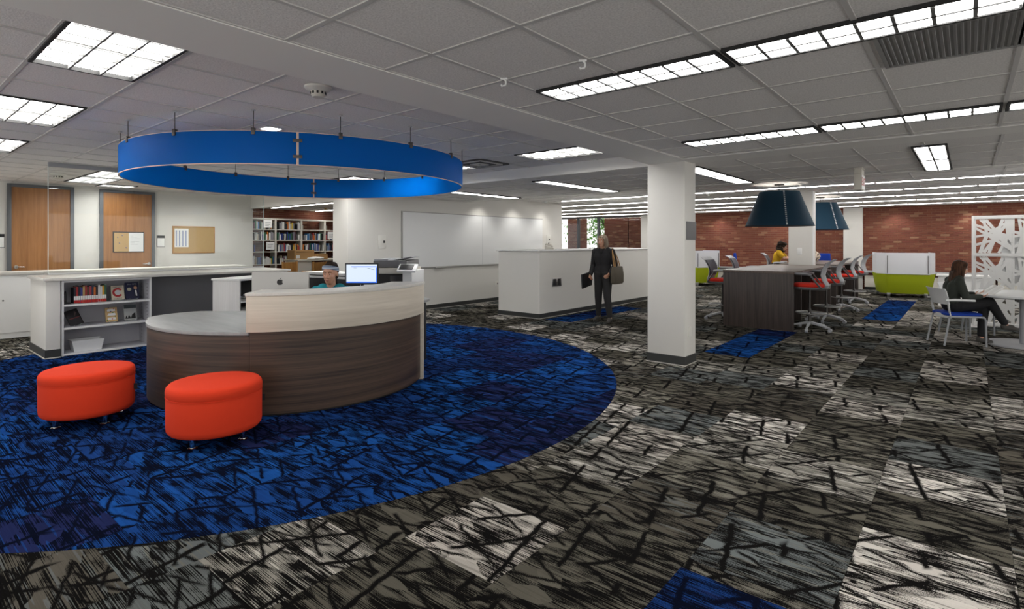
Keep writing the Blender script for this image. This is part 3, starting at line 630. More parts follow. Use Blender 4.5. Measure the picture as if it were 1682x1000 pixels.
for z in (.012,.355,.66,.98):
    part('shelf_board', G().box(-9.61,-9.18,1.775,2.76,z,z+.02), MATS['shelf_gray'], bs, .002)
    part('shelf_lip', G().box(-9.18,-9.170,1.775,2.76,z-.004,z+.022), MATS['white'], bs, .001)
for y in (1.7505, 2.7595): part('side_edge', G().box(-9.175,-9.168,y,y+.025,.0035,1.0), MATS['white'], bs, .001)
for z in [.1+.05*k for k in range(17)]:
    for x in (-9.28,-9.50): part('peg_hole', G().bc((x,2.7595,z),(.012,.002,.018)), MATS['black'], bs, smooth=0)
SH2, SH1, SH0 = .68, .375, .032
# books on the display shelf: a tight row with white spine labels
spines = [(.02,.02,.03),(.45,.03,.03),(.02,.02,.04),(.04,.05,.25),(.55,.38,.15),(.35,.04,.04),(.12,.05,.03),(.4,.05,.07),(.04,.05,.09),(.65,.16,.02),(.02,.02,.03),(.75,.75,.72),(.75,.75,.72),(.65,.35,.03),(.05,.15,.08)]
names = ['black','red','black','navy','tan','red','brown','crimson','dark blue','orange','black','white','white','amber','dark green']
bk_cache = {}
def simple(c, rough=.6):
    k = tuple(round(v, 3) for v in c)
    if k not in bk_cache: bk_cache[k] = mat('cover_%d' % len(bk_cache), k, rough)
    return bk_cache[k]
def book(label, loc, w_, h_, d_, c, rx=0, rz=0, labelled=False, group=None, deco=True):
    """spine faces local +x, width along y"""
    t = thing('book', label, 'book', loc, rz, group); m = simple(c)
    part('cover', G().box(-d_,0,-w_/2,w_/2,0,h_), m, t, .0015)
    if deco: part('pages', G().box(-d_+.004,-.004,-w_/2+.0025,w_/2-.0025,h_-.001,h_+.0008), MATS['paper'], t, smooth=0)
    if labelled:
        part('spine_label', G().box(0,.0008,-w_/2+.001,w_/2-.001,.045,.098), MATS['paper'], t, smooth=0)
        part('spine_tape', G().box(0,.0008,-w_/2+.001,w_/2-.001,.004,.042), MATS['redtext'], t, smooth=0)
    return t
y = 1.905
for k, (c, n) in enumerate(zip(spines, names)):
    w_ = .0245; book('%s book with white spine label, %s from the black bookend' % (n, ORD[k]), (-9.30, y+w_/2, SH2), w_-.0012, .225+.012*((k*7) % 3-1), .16, c, labelled=True, group='labelled books on the top display shelf'); y += w_
be = tag(part('bookend', G().tube([(0,-.045,.004),(0,-.045,.12),(0,-.03,.155),(0,0,.165),(0,.03,.155),(0,.045,.12),(0,.045,.004)], .006, 6).box(-.05,.05,-.06,.06,.0,.004), MATS['blackpl'], loc=(-9.38,1.83,SH2), rot=(0,0,PI/2)), 'black wire bookend beside the row of labelled books', 'bookend')
def facebook(label, y, z, w_, h_, c, lean=.30, roll=0, x=-9.33, deco=None):
    """a book propped face out on a small stand: local frame x = right across cover, y = up the cover"""
    t = thing('display_book', label, 'book', (x, y, z+.012), 0)
    M = Matrix.Rotation(-lean, 4, 'Y') @ Matrix.Rotation(PI/2, 4, 'Z') @ Matrix.Rotation(PI/2, 4, 'X') @ Matrix.Rotation(roll, 4, 'Z')
    g = G().box(-w_/2,w_/2,0,h_,-.025,0, M); part('cover', g, simple(c), t, .0015)
    part('pages', G().box(-w_/2+.004,w_/2+.0006,.004,h_-.004,-.022,-.003, M), MATS['paper'], t, smooth=0)
    part('stand', G().tube([M@Vector((-w_*.28,-.004,.022)), M@Vector((-w_*.28,-.006,.0)), M@Vector((0,-.006,-.03)), M@Vector((w_*.28,-.006,0)), M@Vector((w_*.28,-.004,.022))], .004, 6), MATS['glass_edge'], t)
    if deco: deco(t, M)
    return t
def flat(t, M, poly, m, z=.0006, name='print'): return part(name, G().prism(poly, 0, z, M), MATS[m] if isinstance(m, str) else m, t, smooth=0)
def circ(cx, cy, r, a0=0, a1=360, n=24): return [(cx+r*math.cos(math.radians(a0+(a1-a0)*k/n)), cy+r*math.sin(math.radians(a0+(a1-a0)*k/n))) for k in range(n+1)]
def deco_c(t, M):
    g = G().arc((0,.105), .038, .066, math.radians(38), math.radians(322), 0, .0008, 30); g.v = [tuple(M@Vector(v)) for v in g.v]; part('cover_letter', g, simple((.40,.02,.025)), t)
    for yy, s in ((.182,.024),(.018,.026)): text('cover_lettering', 'CHICAGO' if yy > .1 else 'LEAGUE', s, simple((.03,.03,.10)), t, M @ Matrix.Translation((0,yy,.0005)))
    flat(t, M, circ(0,.105,.034), simple((.55,.55,.58)))
facebook('cream book with a large red letter on its cover on the top display shelf', 2.42, SH2, .155, .205, (.68,.60,.46), deco=deco_c)
def deco_n(t, M):
    text('cover_lettering', 'BILL NYE', .030, simple((.30,.30,.28)), t, M @ Matrix.Translation((0,.215,.0005)))
    flat(t, M, circ(-.038,.142,.026), simple((.45,.43,.30))); flat(t, M, circ(.040,.16,.022), simple((.50,.28,.18)))
    flat(t, M, circ(.040,.178,.020,0,180), simple((.12,.06,.03)), .0009); flat(t, M, [(.018,.03),(.062,.03),(.055,.128),(.025,.128)], simple((.01,.01,.02)), .0004); flat(t, M, [(.038,.04),(.056,.04),(.050,.125),(.030,.125)], simple((.75,.75,.75)), .0007)
facebook('dark navy book with a portrait in a bow tie on the top display shelf', 2.60, SH2, .165, .245, (.012,.014,.05), deco=deco_n)
facebook('black book leaning sideways on the middle display shelf', 1.955, SH1, .15, .225, (.012,.010,.012), roll=.30, lean=.38, deco=lambda t, M: (flat(t, M, [(-.06,.10),(.06,.10),(.06,.106),(-.06,.106)], simple((.30,.03,.03))), flat(t, M, [(.01,.12),(.05,.17),(.03,.20)], simple((.10,.06,.06)))))
def deco_f(t, M):
    for k, yy in enumerate((.165,.105,.045)): flat(t, M, [(-.045,yy-.018),(.045,yy-.018),(.05,yy),(.04,yy+.016),(-.04,yy+.016),(-.05,yy)], 'paper')
    for k in range(9): flat(t, M, circ(-.055+.11*((k*37) % 10)/9, .02+.18*((k*53) % 11)/10, .008, n=8), simple([(.05,.2,.02),(.5,.03,.02),(.02,.03,.1),(.6,.2,.02)][k % 4]), .0008)
facebook('tan illustrated book with white banners on the middle display shelf', 2.345, SH1, .14, .205, (.62,.42,.19), deco=deco_f)
def deco_p(t, M):
    flat(t, M, [(-.075,.17),(.075,.17),(.075,.225),(-.075,.225)], simple((.06,.075,.08))); flat(t, M, [(-.07,.02),(-.055,.07),(-.04,.03),(-.02,.075),(0,.03),(.02,.08),(.06,.11),(.06,.02)], 'black')
facebook('grey photo-covered book at the right end of the middle display shelf', 2.575, SH1, .155, .23, (.40,.41,.40), deco=deco_p)
bn = thing('paper_bin', 'white open tray bin on the bottom display shelf', 'bin', (-9.33, 2.05, SH0))
g = G(); lo = [(-.09,-.15),(.09,-.15),(.09,.15),(-.09,.15)]; hi = [(-.11,-.18),(.11,-.18),(.11,.18),(-.11,.18)]
for k in range(4):
    l = (k+1) % 4; g.add([(*lo[k],0),(*lo[l],0),(*hi[l],.15),(*hi[k],.15),(lo[k][0]*.95,lo[k][1]*.97,0.004),(lo[l][0]*.95,lo[l][1]*.97,.004),(hi[l][0]*.96,hi[l][1]*.975,.15),(hi[k][0]*.96,hi[k][1]*.975,.15)], [(0,1,2,3),(7,6,5,4),(3,2,6,7)])
part('tray_wall', g, MATS['whitepl'], bn); part('tray_floor', G().box(-.09,.09,-.15,.15,0,.004), MATS['whitepl'], bn)
# glass screen on the counter's rear edge
gs = thing('glass_screen', 'clear glass screen rising from the white counter to the ceiling', 'glass screen', (-10.075, 0, 1.045))
ys = (1.775, 4.80, 7.9)
part('pane', G().box(-.005,.005,1.775,4.876,.02,HC-1.045-.03), MATS['glass'], gs, smooth=0)
part('pane_edge', G().box(-.006,.006,1.769,1.775,.02,HC-1.045-.03), MATS['glass_edge'], gs, smooth=0)
part('pane_edge', G().box(-.006,.006,4.876,4.882,.02,HC-1.045-.03), MATS['glass_edge'], gs, smooth=0)
part('floor_channel', G().box(-.018,.018,1.77,4.88,-.002,.022), MATS['steel'], gs, .002)
part('ceiling_channel', G().box(-.025,.025,1.77,4.88,HC-1.045-.06,HC-1.045-.001), MATS['grayplast'], gs, .002)
# row of low cabinets behind the counter
for k in range(4):
    y0 = .90+1.08*k
    cb = thing('office_cabinet', ('white double-door office cabinet at the left edge, behind the counter end', 'white low cabinet behind the counter in front of the left office door', 'white low cabinet behind the counter in front of the right office door', 'white low cabinet behind the counter at its far right')[k], 'cabinet', (-11.57, y0, 0), 0, 'low white cabinets in the office')
    part('body', G().box(-.50,-.02,0,1.078,.0015,1.0), MATS['white'], cb, .003)
    for q in range(2):
        d = part('door', G().box(-.02,0,.02+.525*q,.525+.525*q,.09,.96), MATS['white'], cb, .003)
        part('lock', G().cyl((0,.49 if q == 0 else .59,.60),(.012,.49 if q == 0 else .59,.60),.012), MATS['blackpl'], d)
    part('top', G().box(-.53,.02,0,1.079,1.0,1.04), MATS['cream_top'], cb, .004)
# ------------------------------------------------------------------ office doors and boards (wall face x = -13.8)
def door(n, y0, y1, zt, hy, label):
    o = struct('door_%d' % n, G().box(-13.80,-13.775,y0+.055,y1-.055,.006,zt-.055), MATS['door_wood'], label, 'door')
    part('door_frame', G().box(-13.80,-13.745,y0,y0+.06,.0015,zt).box(-13.80,-13.745,y1-.06,y1,.0015,zt).box(-13.80,-13.745,y0+.06,y1-.06,zt-.06,zt), MATS['frame_gray'], o, .003)
    h = part('door_handle', G().cyl((-13.775,hy,1.05),(-13.72,hy,1.05),.032), MATS['chrome'], o)
    part('lever', G().cyl((-13.72,hy,1.05),(-13.72,hy+(.12 if hy < (y0+y1)/2 else -.12),1.045),.012), MATS['chrome'], h)
    return o
door(1, 1.829, 2.826, 2.615, 1.95, 'brown wooden office door in a grey frame, the left one')
door(2, 3.247, 4.244, 2.612, 4.12, 'brown wooden office door in a grey frame with a small memo board, the right one')
b = thing('memo_board', 'half cork half white memo board hung on the right office door', 'board', (-13.772, 3.757, 1.52))
part('frame', G().box(-.004,.012,-.285,.285,-.22,.22), MATS['blackpl'], b, .004)
part('cork_half', G().box(.012,.014,-.265,0,-.20,.20), MATS['cork'], b, smooth=0); part('white_half', G().box(.012,.014,0,.265,-.20,.20), MATS['whitepl'], b, smooth=0)
for k, (py, pz) in enumerate(((-.20,.10),(-.12,.14),(-.17,-.02),(-.05,-.12))): part('push_pin', G().ball((.018,py,pz),.010,8,6), simple((.05,.08,.3)), b)
for k in range(7): part('handwriting', G().box(.014,.0146,.03,.08+.15*((k*31) % 7)/7,.13-.03*k,.134-.03*k), MATS['grayplast'], b, smooth=0)
for k, (y, l) in enumerate(((1.72, 'small room sign with black header beside the left office door'), (4.37, 'small room sign with black header beside the right office door'))):
    s_ = thing('room_sign', l, 'sign', (-13.80, y, 1.54)); part('plate', G().box(0,.012,-.072,.072,-.12,.12), MATS['paper'], s_, .002); part('header', G().box(.012,.016,-.072,.072,.07,.12), MATS['black'], s_, smooth=0)
    part('backing', G().box(-.001,.004,-.08,.08,-.13,.13), MATS['blackpl'], s_, .002)
cbd = thing('cork_board', 'wood-framed cork board with a printed sheet on the office wall', 'board', (-13.80, 5.05, 1.575))
part('cork', G().box(0,.012,-.43,.43,-.29,.29), MATS['cork'], cbd, smooth=0)
part('frame', G().box(0,.022,-.45,.45,.29,.31).box(0,.022,-.45,.45,-.31,-.29).box(0,.022,-.45,-.43,-.29,.29).box(0,.022,.43,.45,-.29,.29), MATS['oak'], cbd, .002)
p_ = part('notice_sheet', G().box(.012,.014,-.41,-.12,-.17,.25), MATS['paper'], cbd, smooth=0)
for k in range(4): part('printed_column', G().box(.014,.0145,-.385+.066*k,-.36+.066*k,-.15,.21), simple((.30,.36,.52)), p_, smooth=0)
# ------------------------------------------------------------------ whiteboard wall (face x = -9.37)
wbd = thing('whiteboard', 'large whiteboard on the long white wall', 'whiteboard', (-9.37, 0, 0))
part('board_panel', G().box(0,.018,7.56,12.6,.965,2.17), MATS['whitepl'], wbd, smooth=0)
part('frame', G().box(0,.028,7.53,7.56,.95,2.19), MATS['silver'], wbd, .003); part('frame', G().box(0,.024,7.56,12.6,2.17,2.19), MATS['silver'], wbd, .003)
part('rail', G().box(0,.030,7.0,12.6,.935,.955), MATS['silver'], wbd, .003); part('marker_tray', G().box(.03,.075,8.46,8.80,.925,.950), MATS['steel'], wbd, .004)
part('panel_seam', G().box(.018,.0186,10.08,10.086,.965,2.17), MATS['lightgray'], wbd, smooth=0)
def plate(name, loc, n, size, label, cat, dots):
    t = thing(name, label, cat, loc); ax = 0 if n == 'x' else 1
    part('plate', G().box(0,.008,-size[0]/2,size[0]/2,-size[1]/2,size[1]/2), MATS['plate'], t, .002)
    for dy, dz, w_, h_ in dots: part('socket', G().box(.008,.010,dy-w_/2,dy+w_/2,dz-h_/2,dz+h_/2), MATS['blackpl'], t, smooth=0)
plate('wall_control', (-9.37, 7.03, 1.525), 'x', (.20,.28), 'white wall control panel left of the whiteboard', 'panel', [(.05,.0,.05,.05)])
plate('wall_control', (-9.37, 12.92, 1.60), 'x', (.20,.28), 'white wall control panel near the right end of the whiteboard wall', 'panel', [(.03,.0,.04,.04)])
plate('outlet', (-9.37, 10.62, .45), 'x', (.16,.13), 'white wall outlet under the whiteboard', 'outlet', [(.045,0,.035,.04)])
fl = thing('floor_box', 'two-gang black outlet in a metal frame on the low counter wall', 'outlet', (-6.49, 9.235, .70))
part('frame', G().box(0,.008,-.165,.165,-.09,.09), MATS['steel'], fl, .003)
for s in (-1, 1): part('socket', G().box(.006,.010,s*.078-.062,s*.078+.062,-.066,.066), MATS['black'], fl, .002)
ph = thing('phone', 'small white desk telephone on the low counter wall', 'phone', (-7.05, 9.75, 1.36), .6)
part('body', G().prism([(-.10,0),(.10,0),(.10,.03),(-.10,.09)], -.10, .10, Matrix.Rotation(PI/2, 4, 'X')), MATS['offwhite'], ph, .004)
part('handset', G().tube([(-.09,-.07,.10),(-.06,-.07,.115),(.04,-.07,.085),(.08,-.07,.055)], .022, 8), MATS['offwhite'], ph); part('cord_stub', G().bc((-.02,.02,.115),(.02,.02,.07),(0,.3,0)), MATS['black'], ph)
fd = tag(part('folder', G().box(-.16,.16,-.7,.7,0,.02), MATS['white'], loc=(-7.2,12.6,1.36)), 'flat white board lying on the low counter wall at its right', 'board')
# ------------------------------------------------------------------ reception electronics
ZI = .73
im = thing('computer', 'silver all-in-one computer seen from behind on the reception desk', 'computer', (-5.03, 2.60, ZI), math.atan2(-.64, .77)+math.radians(90)-YAW*0)
# orient: local -y faces the camera
im.rotation_euler = (0, 0, YAW-.02)
W_ = .272
part('shell', G().prism(rrect(2*W_, .40, .018), -.012, .012, Matrix.Translation((0,0,.295)) @ Matrix.Rotation(PI/2, 4, 'X')), MATS['silver'], im, .004)
part('display', G().box(-W_+.012,W_-.012,.012,.0135,.13,.475), MATS['black'], im, smooth=0)
part('stand', G().loft([[(-.10,.0,.004),(.10,.0,.004),(.10,.14,.004),(-.10,.14,.004)],[(-.09,-.03,.02),(.09,-.03,.02),(.09,.0,.02),(-.09,.0,.02)],[(-.08,-.05,.24),(.08,-.05,.24),(.08,-.01,.24),(-.08,-.01,.24)]]), MATS['silver'], im, .003)
part('foot_plate', G().box(-.10,.10,-.05,.15,0.0,.006), MATS['silver'], im, .002)
# fruit emblem with bite and leaf
ap = []
for k in range(49):
    a = 2*PI*k/48; r = .028*(1+.05*math.cos(2*a)-.16*math.exp(-((a-PI/2)/.26)**2)-.09*math.exp(-((a-1.5*PI)/.30)**2)); ap.append((r*math.cos(a)*1.02, r*math.sin(a)*1.05))
out = []
for x, y in ap[:-1]:
    dx, dy = x-.036, y-.003; d = math.hypot(dx, dy)
    if d < .015: x, y = .036+dx/d*.015, .003+dy/d*.015
    out.append((x, y))
ML = Matrix.Translation((0,-.0125,.398)) @ Matrix.Rotation(PI/2, 4, 'X')
part('emblem', G().prism(out, 0, .0008, ML), MATS['black'], im, smooth=0)
part('emblem_leaf', G().prism([(.001,.029),(.004,.037),(.012,.044),(.014,.044),(.012,.036),(.006,.030)], 0, .0008, ML), MATS['black'], im, smooth=0)
mo = thing('monitor', 'black-framed monitor showing a pale window, facing the camera', 'monitor', (-6.36, 4.44, .765), YAW)
part('bezel', G().prism(rrect(.455,.295,.012), -.015, .015, Matrix.Translation((0,0,.315)) @ Matrix.Rotation(PI/2, 4, 'X')), MATS['blackpl'], mo, .003)
sc = part('display', G().box(-.208,.208,-.0165,-.015,.192,.442), MATS['screen'], mo, smooth=0)
part('title_bar', G().box(-.14,.208,-.0172,-.0165,.406,.416), MATS['screen_blue'], sc, smooth=0); part('task_bar', G().box(-.208,.208,-.0172,-.0165,.192,.208), MATS['screen_blue'], sc, smooth=0)
part('side_bar', G().box(.196,.208,-.0172,-.0165,.208,.40), MATS['screen_blue'], sc, smooth=0)
for k, (x, z) in enumerate(((-.09,.395),(.10,.39),(.15,.375))): part('menu_text', G().box(x-.02,x+.02,-.0172,-.0165,z-.002,z+.002), simple((.2,.25,.4)), sc, smooth=0)
part('stand', G().cyl((0,.02,.0),(0,.02,.21),.02), MATS['blackpl'], mo); part('foot', G().lathe([(.001,0),(.11,0),(.10,.012),(.001,.014)], 24), MATS['blackpl'], mo)
# multifunction copier
cp = thing('copier', 'large white and charcoal office copier behind the reception desk', 'copier', (-6.72, 5.40, 0), YAW-.12); cp.scale = (1.09, 1.09, 1.09)
part('paper_cabinet', G().box(-.30,.24,-.30,.30,.0015,.72), MATS['white'], cp, .01)
for k in range(3): part('drawer', G().box(-.28,.22,-.312,-.30,.08+.2*k,.26+.2*k), MATS['offwhite'], cp, .006)
part('output_bay', G().box(-.30,.12,-.25,.30,.72,.955), MATS['black'], cp, .004)
part('right_tower', G().box(.12,.25,-.30,.30,.72,1.00), MATS['whitepl'], cp, .008)
part('left_tower', G().box(-.305,-.285,-.28,.30,.72,.96), MATS['blackpl'], cp, .004)
part('output_tray', G().bc((-.12,-.12,.80),(.34,.30,.012),(0,-.15,0)), MATS['grayplast'], cp, .004)
part('toner_door', G().box(-.07,.118,-.262,-.25,.745,.93), MATS['blackpl'], cp, .006); part('latch', G().box(-.01,.01,-.268,-.262,.78,.83), MATS['silver'], cp, .002)
part('scanner_bed', G().box(-.305,.20,-.28,.31,.955,1.035), MATS['offwhite'], cp, .008)
part('feeder_lid', G().box(-.305,.17,-.27,.31,1.037,1.135), MATS['panel_gray'], cp, .014)
part('feeder_hump', G().box(-.305,-.10,-.25,.31,1.125,1.155), MATS['grayplast'], cp, .012); part('document_tray', G().bc((.05,.02,1.155),(.32,.40,.010),(0,-.20,0)), MATS['grayplast'], cp, .003)
pn = part('control_panel', G().bc((.20,-.33,1.035),(.26,.17,.03),(.55,0,0)), MATS['whitepl'], cp, .006); part('touch_screen', G().bc((.19,-.338,1.052),(.19,.12,.006),(.55,0,0)), MATS['blackpl'], cp, .002)
# credenza behind the receptionist
cr = thing('credenza', 'white credenza with dark open front behind the seated receptionist', 'cabinet', (-8.35, 5.35, 0), YAW-.55)
part('body', G().box(-.65,.75,-.18,.25,.0015,.90), MATS['blackpl'], cr, .003)
part('top', G().box(-.70,.80,-.22,.27,.955,.995), MATS['white'], cr, .004); part('shelf_edge', G().box(-.68,.78,-.21,.26,.90,.935), MATS['white'], cr, .004)
part('side_panel', G().box(.75,.79,-.20,.26,.0015,.955), MATS['white'], cr, .003); part('side_panel', G().box(-.69,-.65,-.20,.26,.0015,.955), MATS['white'], cr, .003)
bt = thing('glue_bottle', 'small white bottle with a red base standing beside the receptionist', 'bottle', (-5.62, 3.05, .735))
# stand it on the inner worktop
bt.location = (-5.02, 2.93, .73)
part('bottle_body', G().lathe([(.001,0),(.024,0),(.024,.09),(.016,.115),(.001,.115)], 16), MATS['whitepl'], bt); part('cap', G().lathe([(.001,.115),(.012,.115),(.008,.15),(.001,.152)], 12), MATS['lightgray'], bt)
bt.location = (-5.05, 2.98, .73)
# ------------------------------------------------------------------ book stacks beyond the office
XS = -17.75
cols_ = [8.05, 9.00, 9.92, 10.82, 11.75]
st = thing('book_stack', 'cream metal library shelving filled with books in front of the brick wall', 'shelving', (XS, 0, 0))
for y in cols_: part('upright', G().box(-.32,.02,y-.03,y+.03,.0015,2.32), MATS['offwhite'], st, .004)
for a, b_ in zip(cols_, cols_[1:]): part('canopy', G().box(-.32,.03,a+.03,b_-.03,2.27,2.32), MATS['offwhite'], st, .003)
LV = (.80, 1.22, 1.60, 1.96)
for z in LV+(.1,.42):
    for a, b_ in zip(cols_, cols_[1:]): part('shelf', G().box(-.32,.03,a+.03,b_-.03,z-.03,z), MATS['offwhite'], st, .002)
pal = [((.70,.70,.68),'white'),((.45,.03,.03),'red'),((.02,.04,.22),'navy'),((.012,.012,.014),'black'),((.60,.42,.05),'yellow'),((.05,.18,.40),'blue'),((.45,.40,.30),'tan'),((.75,.75,.73),'pale'),((.02,.12,.06),'green'),((.25,.25,.27),'grey'),((.55,.16,.02),'orange'),((.10,.03,.06),'maroon')]
rb = random.Random(11)
fills = {0: [(8.1,10.4)], 1: [(8.1,8.30),(9.05,11.7)], 2: [(8.1,11.6)], 3: [(8.1,9.85)]}
bm_cache = {}; cnt_ = {}
for lv, spans in fills.items():
    n = 0
    for a, b_ in spans:
        y = a
        while y < b_:
            if any(abs(y+.02-c) < .06 for c in cols_): y += .06; continue
            w_ = rb.choice((.030,.036,.042,.05)); h_ = rb.choice((.19,.21,.23,.25,.27)); ci = rb.choice((0,0,0,7,7,7,3,3,3,9,6,1,2,2,4,5,8,10,11,9))
            if rb.random() < .04: y += .06
            n += 1; key = (w_, h_, ci); cnt_[(lv,ci)] = cnt_.get((lv,ci), 0)+1
            if key not in bm_cache: bm_cache[key] = mesh('book', G().box(-.18,0,-w_/2+.001,w_/2-.001,0,h_), simple(pal[ci][0]), .002, 1)
            o = link('book', bm_cache[key], None, (XS+.0, y+w_/2, LV[lv]), (rb.choice((0,0,0,0,.06,-.05)), 0, 0))
            tag(o, '%s book on the %s stacks shelf, %s %s one from the left' % (pal[ci][1], ('lowest','second','third','top')[lv], ORD[cnt_[(lv,ci)]-1], pal[ci][1]), 'book', 'books in the library stacks')
            y += w_+.003
for k, (y, z, l) in enumerate(((8.80, 1.30, 'white paper notice hanging from the second shelf of the stacks'), (11.05, 1.66, 'white paper notice hanging on the third shelf of the stacks'), (8.72, 2.02, 'white paper sheet standing on the top shelf of the stacks'))):
    s_ = thing('shelf_notice', l, 'notice', (XS+.045, y, z)); part('sheet', G().box(0,.004,-.14,.14,-.02,.24), MATS['paper'], s_, smooth=0)
    for q in range(3): part('text_line', G().box(.004,.0045,-.09,.09-.03*q,.14-.05*q,.155-.05*q), MATS['grayplast'], s_, smooth=0)
for k, y in enumerate((9.98, 10.90)): 
    s_ = tag(part('bookend', G().box(-.18,0,0,.005,0,.16).box(-.18,0,.005,.13,0,.004), MATS['offwhite'], loc=(XS+.01,y,1.96)), 'cream metal bookend standing on the empty top shelf, %s one' % ('left','right')[k], 'bookend')
# desk with boxes and oak chairs in front of the stacks
dk = thing('work_table', 'long work table with cardboard boxes in front of the book stacks', 'table', (-15.0, 0, 0))
part('table_top', G().box(-.4,.4,8.05,10.6,.98,1.02), MATS['offwhite'], dk, .004); part('end_panel', G().box(-.36,.36,8.1,8.5,.0015,.98), MATS['plate'], dk, .004); part('leg', G().box(-.36,.36,10.5,10.55,.0015,.98), MATS['blackpl'], dk, .004); part('modesty_panel', G().box(-.36,-.34,8.5,10.5,.1,.98), MATS['maroon'], dk)
def carton(loc, d, label, flaps=False):
    t = thing('cardboard_box', label, 'box', loc, 0); part('carton', G().bc((0,0,d[2]/2),d), MATS['card'], t, .004); part('tape', G().bc((d[0]/2+.001,0,d[2]*.8),(.002,d[1]*.8,.012)), MATS['bark'], t, smooth=0)
    part('shipping_label', G().bc((d[0]/2+.001,-d[1]*.32,d[2]*.3),(.002,d[1]*.18,d[2]*.35)), MATS['paper'], t, smooth=0)
carton((-15.05, 8.40, 1.02), (.4,.62,.27), 'large cardboard box on the work table by the stacks')
carton((-14.85, 8.88, 1.02), (.3,.36,.16), 'small cardboard box on the work table, right of the large one')
pc = thing('computer_screen', 'dark computer screen on the work table by the stacks', 'monitor', (-15.1, 10.05, 1.02)); part('panel', G().box(-.02,.02,-.22,.22,.08,.42), MATS['blackpl'], pc, .006); part('stand', G().box(-.08,.08,-.1,.1,0,.01).box(-.02,.0,-.03,.03,0,.12), MATS['blackpl'], pc)
pp = thing('desk_phone', 'black and white telephone on the work table', 'phone', (-14.95, 9.55, 1.02)); part('body', G().bc((0,0,.03),(.2,.3,.05),(0,.2,0)), MATS['blackpl'], pp, .006); part('handset', G().tube([(.02,-.13,.07),(.03,-.08,.12),(.03,.08,.12),(.02,.13,.07)], .028, 8), MATS['plate'], pp)
cl = tag(part('plastic_wrap', G().ball((0,0,.04),(.16,.24,.05),14,8).ball((.05,-.2,.03),(.1,.12,.04),12,6), MATS['paper'], loc=(-14.75,8.72,1.015)), 'crumpled white wrapping on the work table', 'wrapping')
def oak_chair(loc, rz, label):
    t = thing('oak_chair', label, 'chair', loc, rz, 'oak library chairs')
    for sx in (-1, 1):
        for sy in (-1, 1): part('leg', G().box(sx*.21-.022,sx*.21+.022,sy*.22-.022,sy*.22+.022,.0015,1.0 if sx > 0 else .74), MATS['oak'], t, .004)
    part('seat', G().box(-.22,.22,-.23,.23,.43,.47), MATS['oak'], t, .008); part('backrest', G().box(.195,.225,-.20,.20,.68,.985), MATS['oak'], t, .006)
    for sy in (-1, 1): part('armrest', G().box(-.24,.20,sy*.225-.03,sy*.225+.03,.725,.755), MATS['oak'], t, .004)
for k, (x, y, rz) in enumerate(((-14.2,7.45,.2),(-13.6,8.0,.15),(-13.55,8.62,.1),(-13.5,9.3,.1))):
    oak_chair((x, y, 0), rz, 'oak armchair in front of the book stacks, %s from the left' % ('first','second','third','fourth')[k])
